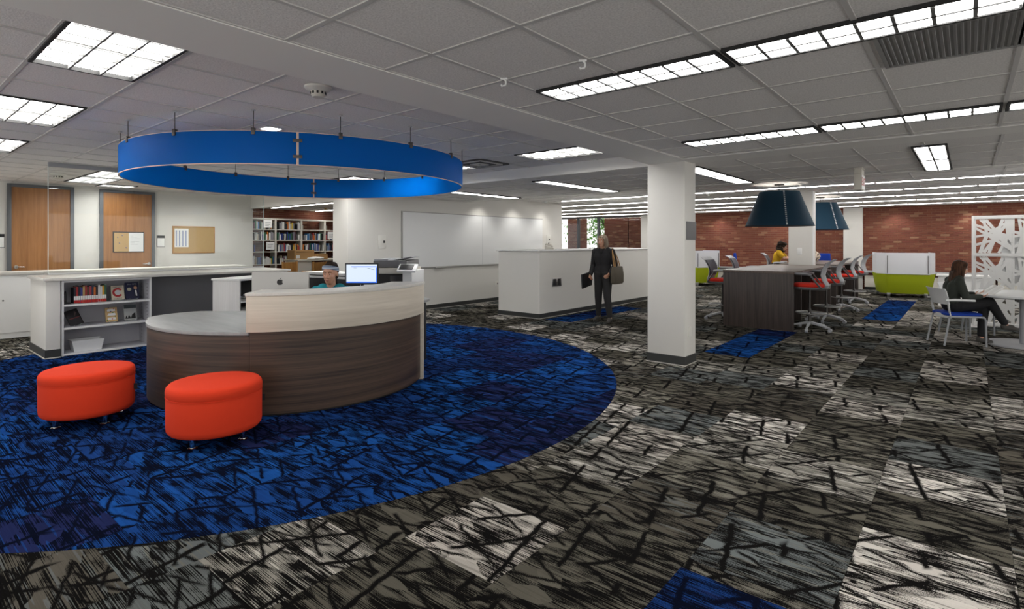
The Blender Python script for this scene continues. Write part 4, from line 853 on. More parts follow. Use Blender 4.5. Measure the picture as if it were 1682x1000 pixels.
# ------------------------------------------------------------------ study tables, stools, pendants
def study_table(y0, y1, label, mid):
    t = thing('study_table', label, 'table', (-2.85, y0, 0)); L = y1-y0
    part('table_top', G().box(-.59,.59,0,L,.975,1.015), MATS['table_top'], t, .003)
    part('end_panel', G().box(-.585,.585,.003,.045,.0015,.975), MATS['table_wood'], t, .002); part('end_panel', G().box(-.585,.585,L-.045,L-.003,.0015,.975), MATS['table_wood'], t, .002)
    part('spine_panel', G().box(-.015,.015,.045,L-.045,.05,.975), MATS['black'], t)
    for y in mid: part('support_panel', G().box(-.36,.36,y,y+.04,.0015,.975), MATS['table_wood'], t, .002)
study_table(10.148, 13.45, 'dark wood counter-height study table nearest the camera', (1.62,))
study_table(14.02, 17.30, 'second dark wood study table beyond the far white column', (1.6,))
def stool_parts(t, cush='red'):
    for k in range(5):
        a = 2*PI*k/5+.25; c, s = math.cos(a), math.sin(a)
        l = part('base_arm', G().loft([[(.03*c-w_*s,.03*s+w_*c,z) for w_, z in ((-.022,.11),(.022,.11),(.022,.15),(-.022,.15))],[(.33*c-w_*s,.33*s+w_*c,z) for w_, z in ((-.013,.058),(.013,.058),(.013,.082),(-.013,.082))]]), MATS['lightgray'], t, .003)
        part('caster', G().cyl((.335*c-.022*s,.335*s+.022*c,.031),(.335*c+.022*s,.335*s-.022*c,.031),.0295,n=16), MATS['grayplast'], l)
    part('post', G().cyl((0,0,.10),(0,0,.36),.028).cyl((0,0,.36),(0,0,.70),.016), MATS['darkmetal'], t)
    fr = part('foot_ring', G().tube([(.235*math.cos(2*PI*k/28)-.02,.235*math.sin(2*PI*k/28),.30) for k in range(29)], .011, 8), MATS['silver'], t)
    part('foot_spoke', G().tube([(-.25,0,.30),(.21,0,.30)], .009, 6).tube([(0,-.23,.30),(0,.23,.30)], .009, 6), MATS['grayplast'], fr)
    part('seat_pan', G().loft([[(x*.235,y*.235,z) for x,y in rrect(2,2,.7,6)] for z in (.705,)]+[[(x*.262-.01,y*.25,.735) for x,y in rrect(2,2,.7,6)],[(x*.262-.01,y*.25,.75) for x,y in rrect(2,2,.7,6)]]), MATS['panel_gray'], t, .006)
    part('seat_cushion', G().loft([[(x*s+.01,y*s,z) for x,y in rrect(2,2,.7,6)] for s, z in ((.235,.748),(.248,.765),(.246,.79),(.225,.806),(.15,.812))]), MATS[cush], t, smooth=70)
    # flared, curved back shell; front of the chair is local +x
    rings = []; n = 9; prof = [(-.285,.74,.09),(-.302,.785,.115),(-.262,.865,.15),(-.240,.955,.185),(-.262,1.06,.205),(-.325,1.165,.212),(-.415,1.222,.20)]
    def sheet(off, shrink=1.0, rng=prof):
        return [[(x+off-.0+.06*(abs(u)**2.2)*.9, u*w_*shrink, z) for u in [2*k/(n-1)-1 for k in range(n)]] for x, z, w_ in rng]
    A, B = sheet(0), sheet(.012)
    g = G(); g.loft([a+b[::-1] for a, b in zip(A, B)])
    part('back_shell', g, MATS['lightgray'], t, .002, smooth=60)
    C_, D_ = sheet(.0135, .82, prof[2:6]), sheet(.018, .82, prof[2:6]); part('back_mesh', G().loft([a+b[::-1] for a, b in zip(C_, D_)]), MATS['meshback'], t, smooth=60)
    part('back_bracket', G().tube([(-.10,0,.715),(-.22,0,.712),(-.285,0,.735),(-.30,0,.80)], [.03,.03,.028,.02], 10, .8), MATS['silver'], t)
    for s in (-1, 1):
        ar = part('arm_frame', G().tube([(-.20,s*.235,.74),(-.17,s*.262,.76),(-.07,s*.285,.90),(-.04,s*.287,.945),(.0,s*.287,.962),(.20,s*.282,.97)], [.016,.018,.016,.016,.016,.014], 8, .7), MATS['panel_gray'], t)
        part('arm_pad', G().tube([(-.05,s*.287,.968),(.05,s*.288,.978),(.22,s*.282,.984)], [.018,.024,.020], 8, .45), MATS['lightgray'], ar)
stool = thing('study_stool', 'x', 'chair', (-2.10, 10.55, 0), PI+.12, 'grey study stools with red cushions'); stool_parts(stool)
stool['label'] = 'grey task stool with red cushion at the near right corner of the first study table'
for x, y, rz, l in ((-2.08,11.88,PI+.05,'grey task stool with red cushion, second along the right side of the study tables'), (-2.17,14.10,PI+.10,'grey task stool with red cushion, third along the right side of the study tables'), (-2.20,16.05,PI-.05,'grey task stool with red cushion, farthest along the right side of the study tables'),
                    (-3.72,10.95,-.10,'grey stool with dark mesh back, nearest on the left of the first study table'), (-3.74,12.45,.05,'grey stool with dark mesh back, second on the left of the first study table'), (-4.03,16.2,.1,'grey task stool under the woman in yellow')):
    dup(stool, (x, y, 0), rz, l)
def pendant(y, label, seam):
    t = thing('pendant_lamp', label, 'lamp', (-2.85, y, 0), 0, 'dark blue pendant lamps'); z0, z1, r0, r1 = 1.835, 2.50, .615, .36
    sh = part('shade', G().loft([[(r*math.cos(2*PI*k/64),r*math.sin(2*PI*k/64),z) for k in range(64)] for r, z in ((r0,z0),(r1,z1),(r1-.012,z1),(r0-.012,z0),(r0,z0))], cap=False), MATS['lampblue'], t)
    part('rim', G().lathe([(r0-.014,z0-.004),(r0+.004,z0-.004),(r0+.004,z0+.012),(r0-.014,z0+.012)], 64), MATS['lampblue'], t)
    part('liner', G().lathe([(.001,z0+.05),(r0-.045,z0+.05),(r0-.045,z0+.055),(.001,z0+.055)], 48), MATS['frost'], t)
    part('cord', G().cyl((0,0,z1-.2),(0,0,HC),.006), MATS['black'], t); part('canopy', G().lathe([(.001,HC),(.09,HC),(.09,HC-.02),(.001,HC-.024)], 24), MATS['darkmetal'], t)
    for k in range(3):
        a = 2*PI*k/3; part('spider_arm', G().cyl((0,0,z1-.19),(r1*math.cos(a),r1*math.sin(a),z1-.02),.005,n=6), MATS['darkmetal'], t)
    for s_ in seam:
        for k in range(18):
            f = (k+.5)/18; r = r0+(r1-r0)*f+.004; z = z0+(z1-z0)*f; a = math.radians(s_)
            part('lacing', G().bc((r*math.cos(a),r*math.sin(a),z),(.006,.026,.018),(0,-.36,a)), MATS['white'], sh, smooth=0)
    L = bpy.data.lights.new('pendant_bulb', 'POINT'); L.energy = 8; L.shadow_soft_size = .09; L.color = (1,.9,.78); o = bpy.data.objects.new('bulb', L); C.objects.link(o); o.parent = t; o.location = (0,0,2.12)
pendant(11.63, 'large dark blue pendant lamp with white laced seam, the nearer one', (-64, 150))
pendant(15.55, 'large dark blue pendant lamp, the farther one half behind the column', (-44, 4))
# ------------------------------------------------------------------ green lounge pods
def pod(loc, rz, label):
    t = thing('lounge_pod', label, 'seat pod', loc, rz, 'green lounge pods')
    # plan: back straight at y=0 (local), sides run to +y; tapering inward at the bottom
    def U(s, e, y0): return [(-.50*s,y0),(.50*s,y0),(.68*s,.30),(.68*s,1.05),(.68*s-e,1.05),(.68*s-e,.33),(.50*s-e*.6,y0+e),(-.50*s+e*.6,y0+e),(-.68*s+e,.33),(-.68*s+e,1.05),(-.68*s,1.05),(-.68*s,.30)]
    lo, hi = U(.86,.10,.08), U(1.0,.10,0)
    g = G(); n = 12; g.v = [(x,y,.10) for x,y in lo]+[(x,y,.64) for x,y in hi]
    g.f = [(k,(k+1)%n,n+(k+1)%n,n+k) for k in range(n)]+[tuple(reversed(range(n))), tuple(range(n,2*n))]
    part('shell', g, MATS['green'], t, .012)
    part('seat', G().box(-.50,.50,.16,.95,.28,.44), MATS['green'], t, .03, 3); part('back_cushion', G().box(-.28,.42,.14,.26,.44,.86), MATS['lightgray'], t, .09, 4)
    top = G()
    for (a, b_) in (((-.50,.02),(.50,.02)), ((.50,.02),(.67,.31)), ((-.67,.31),(-.50,.02)), ((.67,.31),(.67,1.04)), ((-.67,1.04),(-.67,.31))):
        a = Vector((*a,0)); b2 = Vector((*b_,0)); d = (b2-a).normalized(); nrm = Vector((-d.y,d.x,0))*.006
        g = G(); g.v = [tuple(a+nrm+Vector((0,0,.645))),tuple(b2+nrm+Vector((0,0,.645))),tuple(b2-nrm+Vector((0,0,.645))),tuple(a-nrm+Vector((0,0,.645)))]; m_ = .012
        g.v += [tuple(Vector(v)+Vector((0,0,.585))) for v in g.v]; g.f = [(3,2,1,0),(4,5,6,7),(0,1,5,4),(1,2,6,5),(2,3,7,6),(3,0,4,7)]
        part('privacy_screen', g, MATS['frost'], t, smooth=0)
    part('screen_sill', G().box(-.50,.50,-.012,.0,.635,.655), MATS['steel'], t, .002)
    for x in (-.46, .46): part('screen_post', G().box(x-.008,x+.008,-.004,.008,.66,1.15), MATS['darkmetal'], t, .002)
    for x, y in ((-.42,.08),(.42,.08),(-.56,.98),(.56,.98)): part('foot', G().loft([[(x+a*.03,y+b_*.03,.0015) for a,b_ in ((-1,-1),(1,-1),(1,1),(-1,1))],[(x+a*.04,y+b_*.04,.12) for a,b_ in ((-1,-1),(1,-1),(1,1),(-1,1))]]), MATS['steel'], t, .003)
pod((-1.27, 18.45, 0), .24, 'lime green lounge pod with white privacy screen, on the right below the brick wall')
pod((-7.0, 19.2, 0), math.radians(62), 'lime green lounge pod with white privacy screen, half hidden behind the square column')
# ------------------------------------------------------------------ window ledge and heaters under the brick wall
hl = thing('window_ledge', 'grey ledge running along the foot of the brick wall', 'ledge', (0, 20.97, 0))
part('ledge_board', G().box(-9.9,3.2,-.30,0,.56,.62), MATS['lightgray'], hl, .006); part('ledge_apron', G().box(-9.9,3.2,-.24,-.22,.48,.56), MATS['maroon'], hl)
part('outlet_plate', G().box(-2.05,-1.85,-.305,-.30,.565,.66), MATS['plate'], hl, .002)
for k, x in enumerate((-9.8,-8.2,-6.6,-5.0,-2.55,-.95,.65)):
    h = thing('baseboard_heater', 'cream baseboard heater under the grey ledge, %s from the left' % ORD[k], 'heater', (x, 20.93, 0), 0, 'cream baseboard heaters')
    part('cover', G().box(0,1.55,-.18,0,.10,.46), MATS['offwhite'], h, .01); part('kick', G().box(0,1.55,-.14,0,.0015,.10), MATS['black'], h)
pd_ = thing('pedestal', 'small white pedestal cabinet at the foot of the pilaster', 'cabinet', (-2.85, 19.3, 0)); part('body', G().box(-.25,.22,-.25,.25,.0015,.56), MATS['white'], pd_, .006); part('drawer', G().box(-.23,.20,-.262,-.25,.30,.54), MATS['white'], pd_, .004); part('handle', G().box(.12,.18,-.275,-.262,.40,.43), MATS['steel'], pd_, .002)
# blue upholstered chairs
def blue_chair(loc, rz, label):
    t = thing('blue_chair', label, 'chair', loc, rz, 'blue upholstered chairs')
    part('seat', G().box(-.25,.25,-.25,.25,.62,.72), MATS['bluefab'], t, .03, 3); part('backrest', G().bc((-.25,0,1.02),(.07,.42,.34),(0,-.12,0)), MATS['bluefab'], t, .03, 3); part('lumbar', G().bc((-.22,0,.80),(.06,.36,.14),(0,-.05,0)), MATS['bluefab'], t, .025, 3)
    part('post', G().cyl((0,0,.08),(0,0,.62),.025), MATS['blackpl'], t)
    for k in range(5):
        a = 2*PI*k/5; part('base_arm', G().tube([(0,0,.10),(.28*math.cos(a),.28*math.sin(a),.05)], .018, 6), MATS['blackpl'], t); part('caster', G().ball((.28*math.cos(a),.28*math.sin(a),.029),.027,10,6), MATS['blackpl'], t)
blue_chair((-5.35, 17.7, 0), .25, 'blue upholstered chair in front of the brick wall, seen over the study table')
blue_chair((-3.25, 18.9, 0), 1.2, 'blue upholstered chair just right of the far white column')
cu = tag(part('patterned_bag', G().ball((0,0,.16),(.22,.16,.16),16,10).tube([(-.12,0,.28),(-.06,0,.40),(.06,0,.40),(.12,0,.28)],.012,6), mat('pattern', rough=.9, fn=lambda nt,b: col(nt,b,ramp(nt,nd(nt,'ShaderNodeTexVoronoi',{'Vector':coords(nt),'Scale':22.0}).outputs['Distance'],[(.25,(.10,.07,.05)),(.4,(.62,.52,.42))],'CONSTANT'))), loc=(-2.95,14.9,1.015)), 'pale patterned bag lying on the second study table beside the column', 'bag')
lp = thing('laptop', 'dark laptop in front of the woman in yellow on the second study table', 'laptop', (-3.28, 16.1, 1.015), 0)
part('keyboard_deck', G().box(-.12,.12,-.17,.17,0,.018), MATS['blackpl'], lp, .003); part('lid', G().bc((.16,0,.11),(.012,.34,.22),(0,.35,0)), MATS['blackpl'], lp, .003)
# ------------------------------------------------------------------ white perforated screen at the right
ps = thing('lattice_screen', 'white perforated freestanding screen at the right edge', 'screen', (.05, 12.9, 0))
part('frame_post', G().box(0,.035,-.03,.03,.0015,1.985), MATS['white'], ps, .004); part('frame_post', G().box(1.55,1.585,-.03,.03,.0015,1.985), MATS['white'], ps, .004)
for z in (.06,.62,1.29,1.955): part('frame_rail', G().box(.035,1.55,-.022,.022,z-.03,z+.03), MATS['white'], ps, .003)
def segs(seed):
    r = random.Random(seed); L = []
    hub = [(.16,.33),(.44,.30)]
    for hx, hy in hub:
        n = 7
        for k in range(n):
            a = 2*PI*k/n+r.uniform(-.25,.25); L.append((hx,hy,hx+.55*math.cos(a),hy+.55*math.sin(a)))
    for k in range(6):
        L.append((r.uniform(0,.6),0 if k % 2 else .62,r.uniform(0,.6),.62 if k % 2 else 0))
    return L
for mi, (x0, seed) in enumerate(((.05,4),(.56,9),(1.07,5))):
    for mz, z0 in enumerate((.09,.65,1.32)):
        g = G(); H_ = (.50,.61,.605)[mz]; W2 = .49
        for (a, b_, c, d) in segs(seed+mz*0):
            # clip the strip to the module rectangle
            t0, t1 = 0, 1; dx, dy = c-a, d-b_
            ok = True
            for p, q in ((-dx,a),(dx,W2-a),(-dy,b_),(dy,H_-b_)):
                if abs(p) < 1e-9:
                    if q < 0: ok = False
                else:
                    r = q/p
                    if p < 0: t0 = max(t0, r)
                    else: t1 = min(t1, r)
            if not ok or t1-t0 < .05: continue
            A = Vector((a+dx*t0, b_+dy*t0)); B = Vector((a+dx*t1, b_+dy*t1)); n_ = Vector((-dy,dx)).normalized()*random.Random(int(a*997+d*71)).uniform(.017,.030)
            P4 = [(v.x,v.y) for v in (A+n_,B+n_,B-n_,A-n_)]
            nk_ = len(g.v)//8; hz = .0075+.00022*nk_; g.prism([(min(max(x,0),W2)+x0, min(max(y,0),H_)) for x, y in P4], -hz, hz, Matrix.Translation((0,0,z0)) @ Matrix.Rotation(PI/2, 4, 'X'))
        g.box(x0-.02,x0+.012,-.0065,.0065,z0,z0+H_); g.box(x0+W2-.015,x0+W2-.002,-.0062,.0062,z0,z0+H_)
        part('lattice_panel', g, MATS['white'], ps, smooth=0)
part('backing_panel', G().box(.40,1.55,.03,.045,.80,1.62), MATS['whitepl'], ps, .003)
part('foot', G().box(-.02,.08,-.25,.25,.0015,.02), MATS['steel'], ps, .004)
# ------------------------------------------------------------------ cafe table and white chairs
tb = thing('pedestal_table', 'white-topped pedestal table at the right edge', 'table', (.62, 11.15, 0))
oval = [(.62*math.cos(a)*(1+.08*math.cos(3*a)), .78*math.sin(a)) for a in [2*PI*k/56 for k in range(56)]]
part('table_top', G().prism(oval, .715, .745), MATS['whitepl'], tb, .006); part('edge_band', G().prism([(x*.985,y*.985) for x,y in oval], .705, .715), MATS['blackpl'], tb)
part('pedestal', G().cyl((0,-.20,.03),(0,-.20,.705),.042,n=20), MATS['grayplast'], tb)
part('base_plate', G().prism([(x*.72,y*.62-.18) for x,y in oval], .0015, .025), MATS['lightgray'], tb, .008)
def cafe_chair_parts(t):
    part('seat_cushion', G().loft([[(x*sx+.0,y*sy,z) for x,y in rrect(2,2,.35,5)] for sx, sy, z in ((.225,.225,.435),(.238,.238,.445),(.236,.236,.470),(.20,.20,.482))]), MATS['bluefab'], t, .004, smooth=60)
    part('seat_rail', G().tube([(-.20,.235,.425),(.20,.235,.425),(.245,.20,.42),(.245,-.20,.42),(.20,-.235,.425),(-.20,-.235,.425)], .013, 8), MATS['lightgray'], t)
    for s in (-1, 1):
        part('leg', G().tube([(.20,s*.235,.425),(.235,s*.24,.41),(.245,s*.242,.37),(.25,s*.245,.0015)], .013, 8), MATS['grayplast'], t)
        part('leg', G().tube([(-.20,s*.225,.425),(-.24,s*.235,.2),(-.275,s*.24,.0015)], .013, 8), MATS['grayplast'], t)
        part('armrest', G().tube([(-.265,s*.262,.665),(-.15,s*.268,.672),(.10,s*.268,.668)], [.014,.02,.018], 8, .7), MATS['whitepl'], t)
    prof = [(-.225,.40,.215),(-.240,.46,.222)]
    g = G()
    def row(x, z, w_): return [(x+.05*(abs(u)**2.4), u*w_, z) for u in (-1,-.7,-.35,0,.35,.7,1)]
    def slab(rows): g.loft([r+[(x-.012,y,z) for x,y,z in r[::-1]] for r in rows])
    slab([row(-.255,.60,.245), row(-.275,.70,.255), row(-.305,.80,.265), row(-.325,.835,.262)])
    slab([row(-.225,.40,.225), row(-.230,.46,.232)])
    for s in (-1, 1): slab([[(-.18-.0*k,s*(.205+.03*q/2),.41) for q in range(3)] , [(-.20,s*(.205+.04*q/2),.52) for q in range(3)], [(-.215,s*(.21+.042*q/2),.62) for q in range(3)]] if True else [])
    part('back_shell', g, MATS['whitepl'], t, .004, smooth=50)
ch = thing('cafe_chair', 'white armchair with blue seat under the reading woman', 'chair', (-.13, 10.53, 0), math.radians(27), 'white chairs with blue seats'); cafe_chair_parts(ch)
dup(ch, (-.02, 11.78, 0), math.radians(-38), 'white armchair with blue seat on the far side of the pedestal table')
bl = tag(part('side_unit', G().box(-.5,.5,-.25,.25,.0015,.70).box(-.54,.54,-.28,.28,.70,.74), MATS['white'], loc=(-.05,16.9,0)), 'low white unit between the lounge pod and the lattice screen', 'cabinet')
# ------------------------------------------------------------------ people
def remesh(name, g, m, parent, voxel=.008, smooth=6, M=None):
    me = bpy.data.meshes.new(name); me.from_pydata(g.v, [], g.f)
    bm = bmesh.new(); bm.from_mesh(me); bmesh.ops.recalc_face_normals(bm, faces=bm.faces); bm.to_mesh(me); bm.free()
    o = bpy.data.objects.new(name, me); C.objects.link(o)
    r = o.modifiers.new('r', 'REMESH'); r.mode = 'VOXEL'; r.voxel_size = voxel
    s = o.modifiers.new('s', 'SMOOTH'); s.iterations = smooth; s.factor = .5
    out = bpy.data.meshes.new_from_object(o.evaluated_get(bpy.context.evaluated_depsgraph_get()))
    bpy.data.objects.remove(o); bpy.data.meshes.remove(me)
    out.polygons.foreach_set('use_smooth', [True]*len(out.polygons)); out.materials.clear(); out.materials.append(MATS[m]); out.name = name
    return link(name, out, parent)
def V(*a): return Vector(a)
def hand(g, wr, d, n, s=1.0, curl=.5, side=1):
    """palm plus five bent fingers; d = hand direction, n = palm normal (the side fingers curl to), side = thumb side sign"""
    d = Vector(d).normalized(); n = (Vector(n)-d*Vector(n).dot(d)).normalized(); t = d.cross(n)*side
    for k in (-1, 0, 1): g.cap(wr+t*k*.018*s, wr+d*.075*s+t*k*.024*s, .014*s, .0125*s, 8)
    for k, (o, L) in enumerate(((.033,.066),(.011,.074),(-.011,.070),(-.032,.056))):
        b = wr+d*.080*s+t*o*s; c1 = curl; a1 = (d*math.cos(c1)+n*math.sin(c1)); a2 = (d*math.cos(c1*2)+n*math.sin(c1*2)); m1 = b+a1*L*.55*s
        g.cap(b, m1, .0088*s, .008*s, 8); g.cap(m1, m1+a2*L*.5*s, .008*s, .0065*s, 8)
    b = wr+d*.02*s+t*.026*s; a1 = (d*.7+t*.65+n*.35).normalized(); m1 = b+a1*.04*s
    g.cap(b, m1, .0115*s, .0095*s, 8); g.cap(m1, m1+(d*.85+t*.2+n*.45).normalized()*.032*s, .0095*s, .0075*s, 8)
def head(g, c, fwd, up, s=1.0):
    """returns matrix of the head frame: x forward, y left, z up; centre at mid head"""
    f = Vector(fwd).normalized(); u = (Vector(up)-f*Vector(up).dot(f)).normalized(); l = u.cross(f)
    M = Matrix(((f.x,l.x,u.x,c.x),(f.y,l.y,u.y,c.y),(f.z,l.z,u.z,c.z),(0,0,0,1))) @ Matrix.Scale(s, 4)
    P = lambda x, y, z: M @ Vector((x,y,z)); R = M.to_3x3().to_4x4()
    def el(c_, r, rot=None): g.ball(P(*c_), r, 18, 12, R if rot is None else R @ rot)
    el((-.012,0,.030), (.093,.074,.086)); el((.022,0,-.028), (.066,.060,.078)); el((.042,0,-.080), (.035,.040,.030))
    el((.055,0,.045), (.030,.052,.040)); el((.060,.030,-.022), (.026,.022,.024)); el((.060,-.030,-.022), (.026,.022,.024))
    g.cap(P(.082,0,.012), P(.104,0,-.024), .0085*s, .0125*s, 10); el((.094,.011,-.028), (.010,.008,.008)); el((.094,-.011,-.028), (.010,.008,.008))
    el((.082,0,-.056), (.014,.022,.008)); el((.080,0,-.066), (.013,.019,.008))
    for y in (1, -1): el((-.005,.076*y,-.005), (.016,.008,.030), Matrix.Rotation(.25, 4, 'Y'))
    return M
def face(t, M):
    for y in (1, -1):
        e_ = part('eye', G().ball(M@V(.0765,.029*y,.008), .0092, 12, 8), MATS['paper'], t); part('iris', G().ball(M@V(.0835,.029*y,.007), .0055, 10, 6), MATS['hair_dark'], e_)
        part('brow', G().tube([M@V(.090,.014*y,.028), M@V(.090,.030*y,.033), M@V(.080,.047*y,.027)], [.0035,.004,.002], 6), MATS['hair_dark'], t)
        part('eyelid', G().tube([M@V(.086,.017*y,.012), M@V(.0905,.029*y,.0165), M@V(.083,.041*y,.012)], [.002,.003,.002], 6), MATS['skin'], t)
    part('lips', G().tube([M@V(.083,-.022,-.060), M@V(.0935,-.008,-.057), M@V(.0955,0,-.059), M@V(.0935,.008,-.057), M@V(.083,.022,-.060)], [.002,.0052,.0055,.0052,.002], 8, .8), MATS['lip'], t)
def torso(g, pel, wst, chs, nk, lat, e=0, s=1.0):
    lat = Vector(lat).normalized()
    for q in (-1, 1):
        g.cap(pel+lat*.075*q*s, wst+lat*.055*q*s, (.098+e)*s, (.082+e)*s); g.cap(wst+lat*.055*q*s, chs+lat*.075*q*s, (.082+e)*s, (.092+e)*s)
        g.cap(chs+lat*.075*q*s, nk-Vector((0,0,.055))*s+lat*.09*q*s, (.092+e)*s, (.055+e)*s)
def limb(g, pts, rad, e=0):
    for k in range(len(pts)-1): g.cap(pts[k], pts[k+1], rad[k]+e, rad[k+1]+e)

def person(label, loc, rz, J, shirt, pants, hair, sleeves='long', s=1.0, hairfn=None, shoes=True, vox=.007):
    t = thing('person', label, 'person', loc, rz); g = G(); lat = J['lat']
    torso(g, J['pel'], J['wst'], J['chs'], J['nk'], lat, 0, s)
    g.cap(J['nk']-V(0,0,.06)*s, J['head']-J['hup']*.05*s-J['hf']*.015*s, .052*s, .047*s)
    M = head(g, J['head'], J['hf'], J['hup'], s)
    for q in ('L', 'R'):
        limb(g, [J['sh'+q], J['el'+q], J['wr'+q]], [.050*s,.040*s,.027*s]); hand(g, J['wr'+q], J['hd'+q], J['hn'+q], s, J.get('curl'+q, .5), J.get('th'+q, 1))
        limb(g, [J['hp'+q], J['kn'+q], J['an'+q]], [.088*s,.058*s,.037*s]); limb(g, [J['an'+q]+V(0,0,-.025)*s, J['to'+q]], [.036*s,.026*s])
    remesh('body', g, 'skin', t, vox, 4)
    c = G(); torso(c, J['pel'], J['wst'], J['chs'], J['nk'], lat, .014, s)
    for q in ('L', 'R'):
        if sleeves == 'long': limb(c, [J['sh'+q], J['el'+q], J['wr'+q]*.95+J['el'+q]*.05], [.050*s,.040*s,.027*s], .013)
        else: limb(c, [J['sh'+q], J['sh'+q]*.35+J['el'+q]*.65], [.050*s,.047*s], .016)
    c.cap(J['nk']-V(0,0,.075)*s, J['nk']-V(0,0,.035)*s, .068*s, .058*s)
    remesh('top', c, shirt, t, vox, 4)
    p = G()
    for q in (-1, 1): p.cap(J['pel']+lat*.075*q*s, J['wst']*.35+J['pel']*.65+lat*.062*q*s, .114*s, .102*s)
    for q in ('L', 'R'): limb(p, [J['hp'+q], J['kn'+q], J['an'+q]*.90+J['kn'+q]*.10], [.090*s,.060*s,.040*s], .012)
    remesh('trousers', p, pants, t, vox, 4)
    for q in ('L', 'R'):
        a, b_ = J['an'+q], J['to'+q]; d = (b_-a); sh = G(); heel = a+V(0,0,-.035)*s-Vector((d.x,d.y,0)).normalized()*.03*s
        sh.cap(heel, b_, .040*s, .032*s); sh.cap(heel+V(0,0,.012), a*.4+b_*.6+V(0,0,.004), .040*s, .036*s); so = remesh('shoe', sh, 'shoe', t, .007, 3)
    hairfn(t, M, s, hair)
    face(t, M)
    return t, M
def hair_blob(t, M, s, hair, items, vox=.008):
    g = G(); R = M.to_3x3().to_4x4()
    for it in items:
        if not isinstance(it[0][0], tuple): g.ball(M @ Vector(it[0]), it[1], 16, 10, R)
        else:
            for k in range(len(it[0])-1): g.cap(M @ Vector(it[0][k]), M @ Vector(it[0][k+1]), it[1][k]*s, it[1][k+1]*s, 10)
    return remesh('hair', g, hair, t, vox, 3)
def cap_items(): return [((-.030,0,.045),(.092,.084,.084)), ((.022,0,.075),(.058,.070,.046)), ((-.05,0,-.01),(.068,.078,.085))]

# woman reading at the pedestal table
def hr_long(t, M, s, hair):
    it = cap_items()+[([(-.03,y,.02),(-.05,y*1.1,-.10),(-.045,y*1.1,-.22),(-.03,y*1.0,-.31)],[.05,.052,.045,.022]) for y in (-.045,0,.045)]
    it += [([(.035,y,.06),(.018,y*1.25,-.02),(.030,y*1.15,-.14),(.055,y*.85,-.27),(.065,y*.8,-.33)],[.026,.026,.030,.028,.012]) for y in (-.068,.068)]
    hair_blob(t, M, s, hair, it)
sc_ = .93
J = dict(lat=V(0,1,0), pel=V(-.06,0,.575), wst=V(-.075,0,.69), chs=V(-.045,0,.85), nk=V(-.005,0,1.01), head=V(.045,0,1.125), hf=V(1,-.05,-.28), hup=V(.25,0,1),
  shL=V(-.03,.155,.935), elL=V(.05,.20,.715), wrL=V(.265,.11,.735), hdL=V(.9,-.25,.15), hnL=V(0,-.2,1), thL=-1, curlL=.45,
  shR=V(-.03,-.155,.935), elR=V(.03,-.20,.70), wrR=V(.255,-.10,.715), hdR=V(.9,.22,.12), hnR=V(0,.2,1), thR=1, curlR=.45,
  hpL=V(-.02,.085,.565), knL=V(.38,.085,.545), anL=V(.33,.06,.095), toL=V(.46,.075,.032), hpR=V(-.02,-.085,.575), knR=V(.41,-.005,.635), anR=V(.62,.03,.30), toR=V(.76,.045,.235))
person('seated woman in a dark green sweater and black trousers reading an open book', (-.13, 10.53, 0), math.radians(24), J, 'olive', 'blackfab', 'hair_brown', s=sc_, hairfn=hr_long)
ob = thing('open_book', 'open white book held by the reading woman', 'book', (-.13, 10.53, 0), math.radians(24))
MB = Matrix.Translation((.42,-.0,.80)) @ Matrix.Rotation(math.radians(-38), 4, 'Y')
for q in (-1, 1):
    g = G(); pr = [(0,0.0),(.03*q,.016),(.09*q,.012),(.155*q,.0)]
    A = [MB @ Vector((-.115,y,z)) for y, z in pr]; B = [MB @ Vector((.115,y,z)) for y, z in pr]; A2 = [MB @ Vector((-.115,y,z-.012)) for y, z in pr]; B2 = [MB @ Vector((.115,y,z-.012)) for y, z in pr]
    g.loft([[a, b_, d_, c_] for a, b_, c_, d_ in zip(A, B, A2, B2)]); part('page_block', g, MATS['paper'], ob, smooth=60)
part('cover', G().box(-.12,.12,-.16,.16,-.018,-.013, MB), MATS['plate'], ob, .001)

# standing woman passing the low counter wall (built at rest)
def hr_bob(t, M, s, hair):
    it = cap_items()+[([(-.02,y,.03),(-.03,y*1.2,-.06),(-.02,y*1.15,-.15)],[.05,.045,.028]) for y in (-.055,0,.055)]+[([(.03,y,.055),(.02,y*1.15,-.03),(.028,y*1.1,-.13)],[.026,.026,.018]) for y in (-.07,.07)]
    hair_blob(t, M, s, hair, it)
J = dict(lat=V(0,1,0), pel=V(0,0,.93), wst=V(.0,0,1.07), chs=V(.01,0,1.24), nk=V(.01,0,1.41), head=V(.04,0,1.535), hf=V(1,-.12,-.10), hup=V(.06,0,1),
  shL=V(0,.175,1.335), elL=V(-.03,.225,1.07), wrL=V(.15,.20,.93), hdL=V(.75,-.1,-.5), hnL=V(0,-1,0), thL=1, curlL=.7,
  shR=V(0,-.175,1.335), elR=V(-.02,-.225,1.07), wrR=V(.12,-.21,.90), hdR=V(.55,.1,-.8), hnR=V(.1,1,0), thR=-1, curlR=.8,
  hpL=V(0,.085,.91), knL=V(.08,.12,.50), anL=V(.03,.15,.09), toL=V(.17,.18,.034), hpR=V(0,-.085,.91), knR=V(.0,-.105,.49), anR=V(-.08,-.14,.10), toR=V(.06,-.16,.034))
SW = (-5.33, 9.12, 0); SR = math.radians(-86)
person('standing woman in dark jacket and grey trousers carrying a tote bag', SW, SR, J, 'coat', 'graypants', 'hair_gray', hairfn=hr_bob)
tt = thing('tote_bag', 'tan tote bag hanging from the shoulder of the standing woman', 'bag', SW, SR)
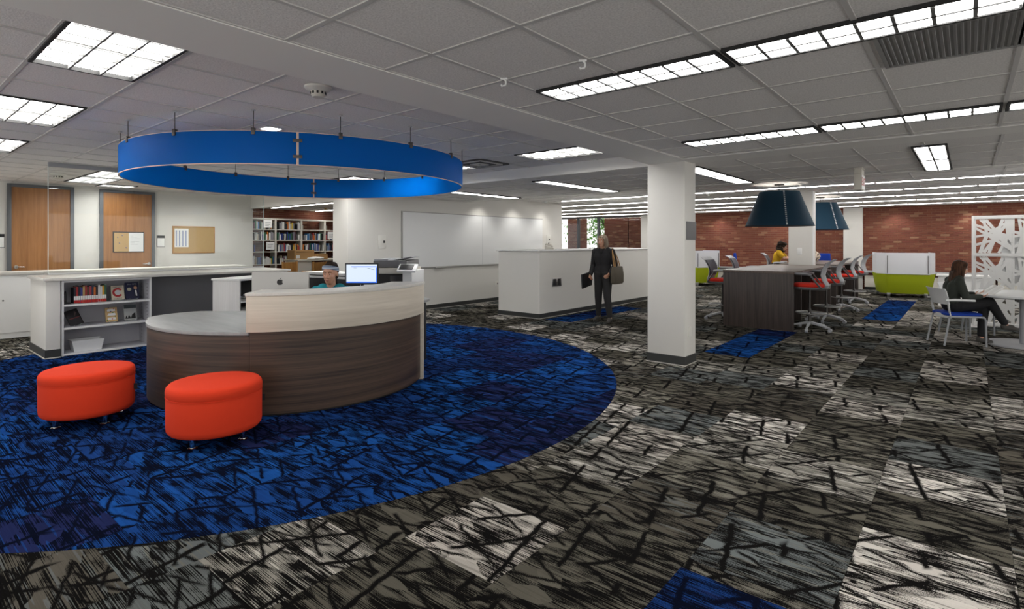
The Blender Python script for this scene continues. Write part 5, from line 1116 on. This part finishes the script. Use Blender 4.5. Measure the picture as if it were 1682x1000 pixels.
part('bag_body', G().loft([[(x*w_+.03,y*d_+.30,z) for x,y in rrect(2,2,.5,5)] for w_, d_, z in ((.17,.045,.74),(.20,.06,.77),(.215,.055,.90),(.20,.03,1.05),(.195,.022,1.06))]), MATS['tote'], tt, smooth=60)
for dy in (.285,.315): part('handle', G().tube([(-.07,dy,1.04),(-.06,dy-.04,1.2),(-.03,.205,1.36),(.0,.18,1.405),(.04,.205,1.36),(.10,dy-.04,1.2),(.13,dy,1.04)], .009, 6), MATS['tan'], tt)
fo = thing('laptop_case', 'dark folded laptop case in the right hand of the standing woman', 'case', SW, SR); part('case', G().bc((.20,-.25,.80),(.38,.03,.27),(0,.12,0)), MATS['blackpl'], fo, .008); part('zip', G().bc((.20,-.25,.935),(.36,.008,.006),(0,.12,0)), MATS['steel'], fo)

# woman in yellow on the far stool
def hr_curly(t, M, s, hair):
    r = random.Random(5); it = cap_items()
    for k in range(46):
        a = r.uniform(.7, 2*PI-.7); z = r.uniform(-.13, .10); it.append(((-.03+.10*math.cos(a), .105*math.sin(a), z), (.034,.034,.034)))
    for k in range(12): it.append(((r.uniform(-.10,.03), r.uniform(-.07,.07), .10), (.035,.035,.03)))
    hair_blob(t, M, s, hair, it)
J = dict(lat=V(0,1,0), pel=V(-.02,0,.905), wst=V(-.01,0,1.02), chs=V(.03,0,1.17), nk=V(.09,0,1.30), head=V(.155,0,1.40), hf=V(1,.0,-.35), hup=V(.3,0,1),
  shL=V(.06,.16,1.24), elL=V(.22,.20,1.09), wrL=V(.43,.12,1.06), hdL=V(1,-.1,-.05), hnL=V(0,0,-1), thL=1, curlL=.3, shR=V(.06,-.16,1.24), elR=V(.22,-.21,1.09), wrR=V(.43,-.13,1.06), hdR=V(1,.1,-.05), hnR=V(0,0,-1), thR=-1, curlR=.3,
  hpL=V(.0,.085,.90), knL=V(.36,.09,.87), anL=V(.30,.09,.42), toL=V(.40,.10,.335), hpR=V(.0,-.085,.90), knR=V(.36,-.09,.87), anR=V(.30,-.09,.42), toR=V(.40,-.10,.335))
person('woman with curly dark hair in a yellow top leaning over the second study table', (-4.03, 16.2, 0), .1, J, 'yellow', 'graypants', 'hair_dark', sleeves='short', hairfn=hr_curly)

# receptionist behind the desk
def hr_up(t, M, s, hair):
    it = [((-.038,0,.040),(.085,.080,.080)), ((.000,0,.082),(.062,.066,.040)), ((-.055,0,-.02),(.055,.068,.07)), ((-.09,0,.075),(.045,.05,.045)), ((-.03,-.02,.118),(.035,.03,.02))]+[([(-.06,.03,-.03),(-.06,.045,-.12)],[.02,.008])]
    hair_blob(t, M, s, hair, it, .006)
    rg = []; n = 40
    for (e, w_) in ((.0, 0),):
        g = G(); R_ = []
        for k in range(n):
            a = 2*PI*k/n; x, y = .088*math.cos(a)-.012, .0815*math.sin(a); zc = .050+.028*math.cos(a)
            d = Vector((math.cos(a), math.sin(a), .25)).normalized()
            R_.append([M @ (Vector((x,y,zc))+d*.004*0+Vector((0,0,-.019))), M @ (Vector((x,y,zc))+d*.006+Vector((0,0,-.019))), M @ (Vector((x*.93-.0,y*.96,zc))+d*.008+Vector((0,0,.021))), M @ (Vector((x*.90,y*.93,zc))+Vector((0,0,.021)))])
        R_.append(R_[0]); g.loft(R_, cap=False); part('headband', g, MATS['headband'], t, smooth=60)
J = dict(lat=V(0,1,0), pel=V(-.06,0,.60), wst=V(-.05,0,.72), chs=V(-.01,0,.88), nk=V(.02,0,1.045), head=V(.06,0,1.165), hf=V(1,-.10,-.10), hup=V(.10,0,1),
  shL=V(0,.17,.965), elL=V(.08,.21,.745), wrL=V(.32,.13,.775), hdL=V(1,-.1,0), hnL=V(0,0,-1), thL=1, curlL=.25, shR=V(0,-.17,.965), elR=V(.08,-.21,.745), wrR=V(.32,-.13,.775), hdR=V(1,.1,0), hnR=V(0,0,-1), thR=-1, curlR=.25,
  hpL=V(-.02,.09,.59), knL=V(.38,.10,.565), anL=V(.33,.10,.10), toL=V(.46,.12,.034), hpR=V(-.02,-.09,.59), knR=V(.38,-.10,.565), anR=V(.33,-.10,.10), toR=V(.46,-.12,.034))
person('receptionist in a teal top and grey headband sitting behind the desk', (-5.37, 3.36, 0), math.radians(-48), J, 'teal', 'blackfab', 'hair_dark', sleeves='short', hairfn=hr_up, vox=.006)
oc = thing('office_chair', 'black office chair under the receptionist', 'chair', (-5.39, 3.37, 0), math.radians(-48))
part('seat', G().box(-.24,.24,-.24,.24,.41,.485), MATS['blackfab'], oc, .03, 3); part('backrest', G().bc((-.255,0,.74),(.05,.40,.40),(0,-.08,0)), MATS['blackfab'], oc, .02, 3); part('post', G().cyl((0,0,.08),(0,0,.41),.026), MATS['blackpl'], oc)
for k in range(5):
    a = 2*PI*k/5; part('base_arm', G().tube([(0,0,.10),(.28*math.cos(a),.28*math.sin(a),.06)], .018, 6), MATS['blackpl'], oc); part('caster', G().ball((.28*math.cos(a),.28*math.sin(a),.031),.028,10,6), MATS['blackpl'], oc)
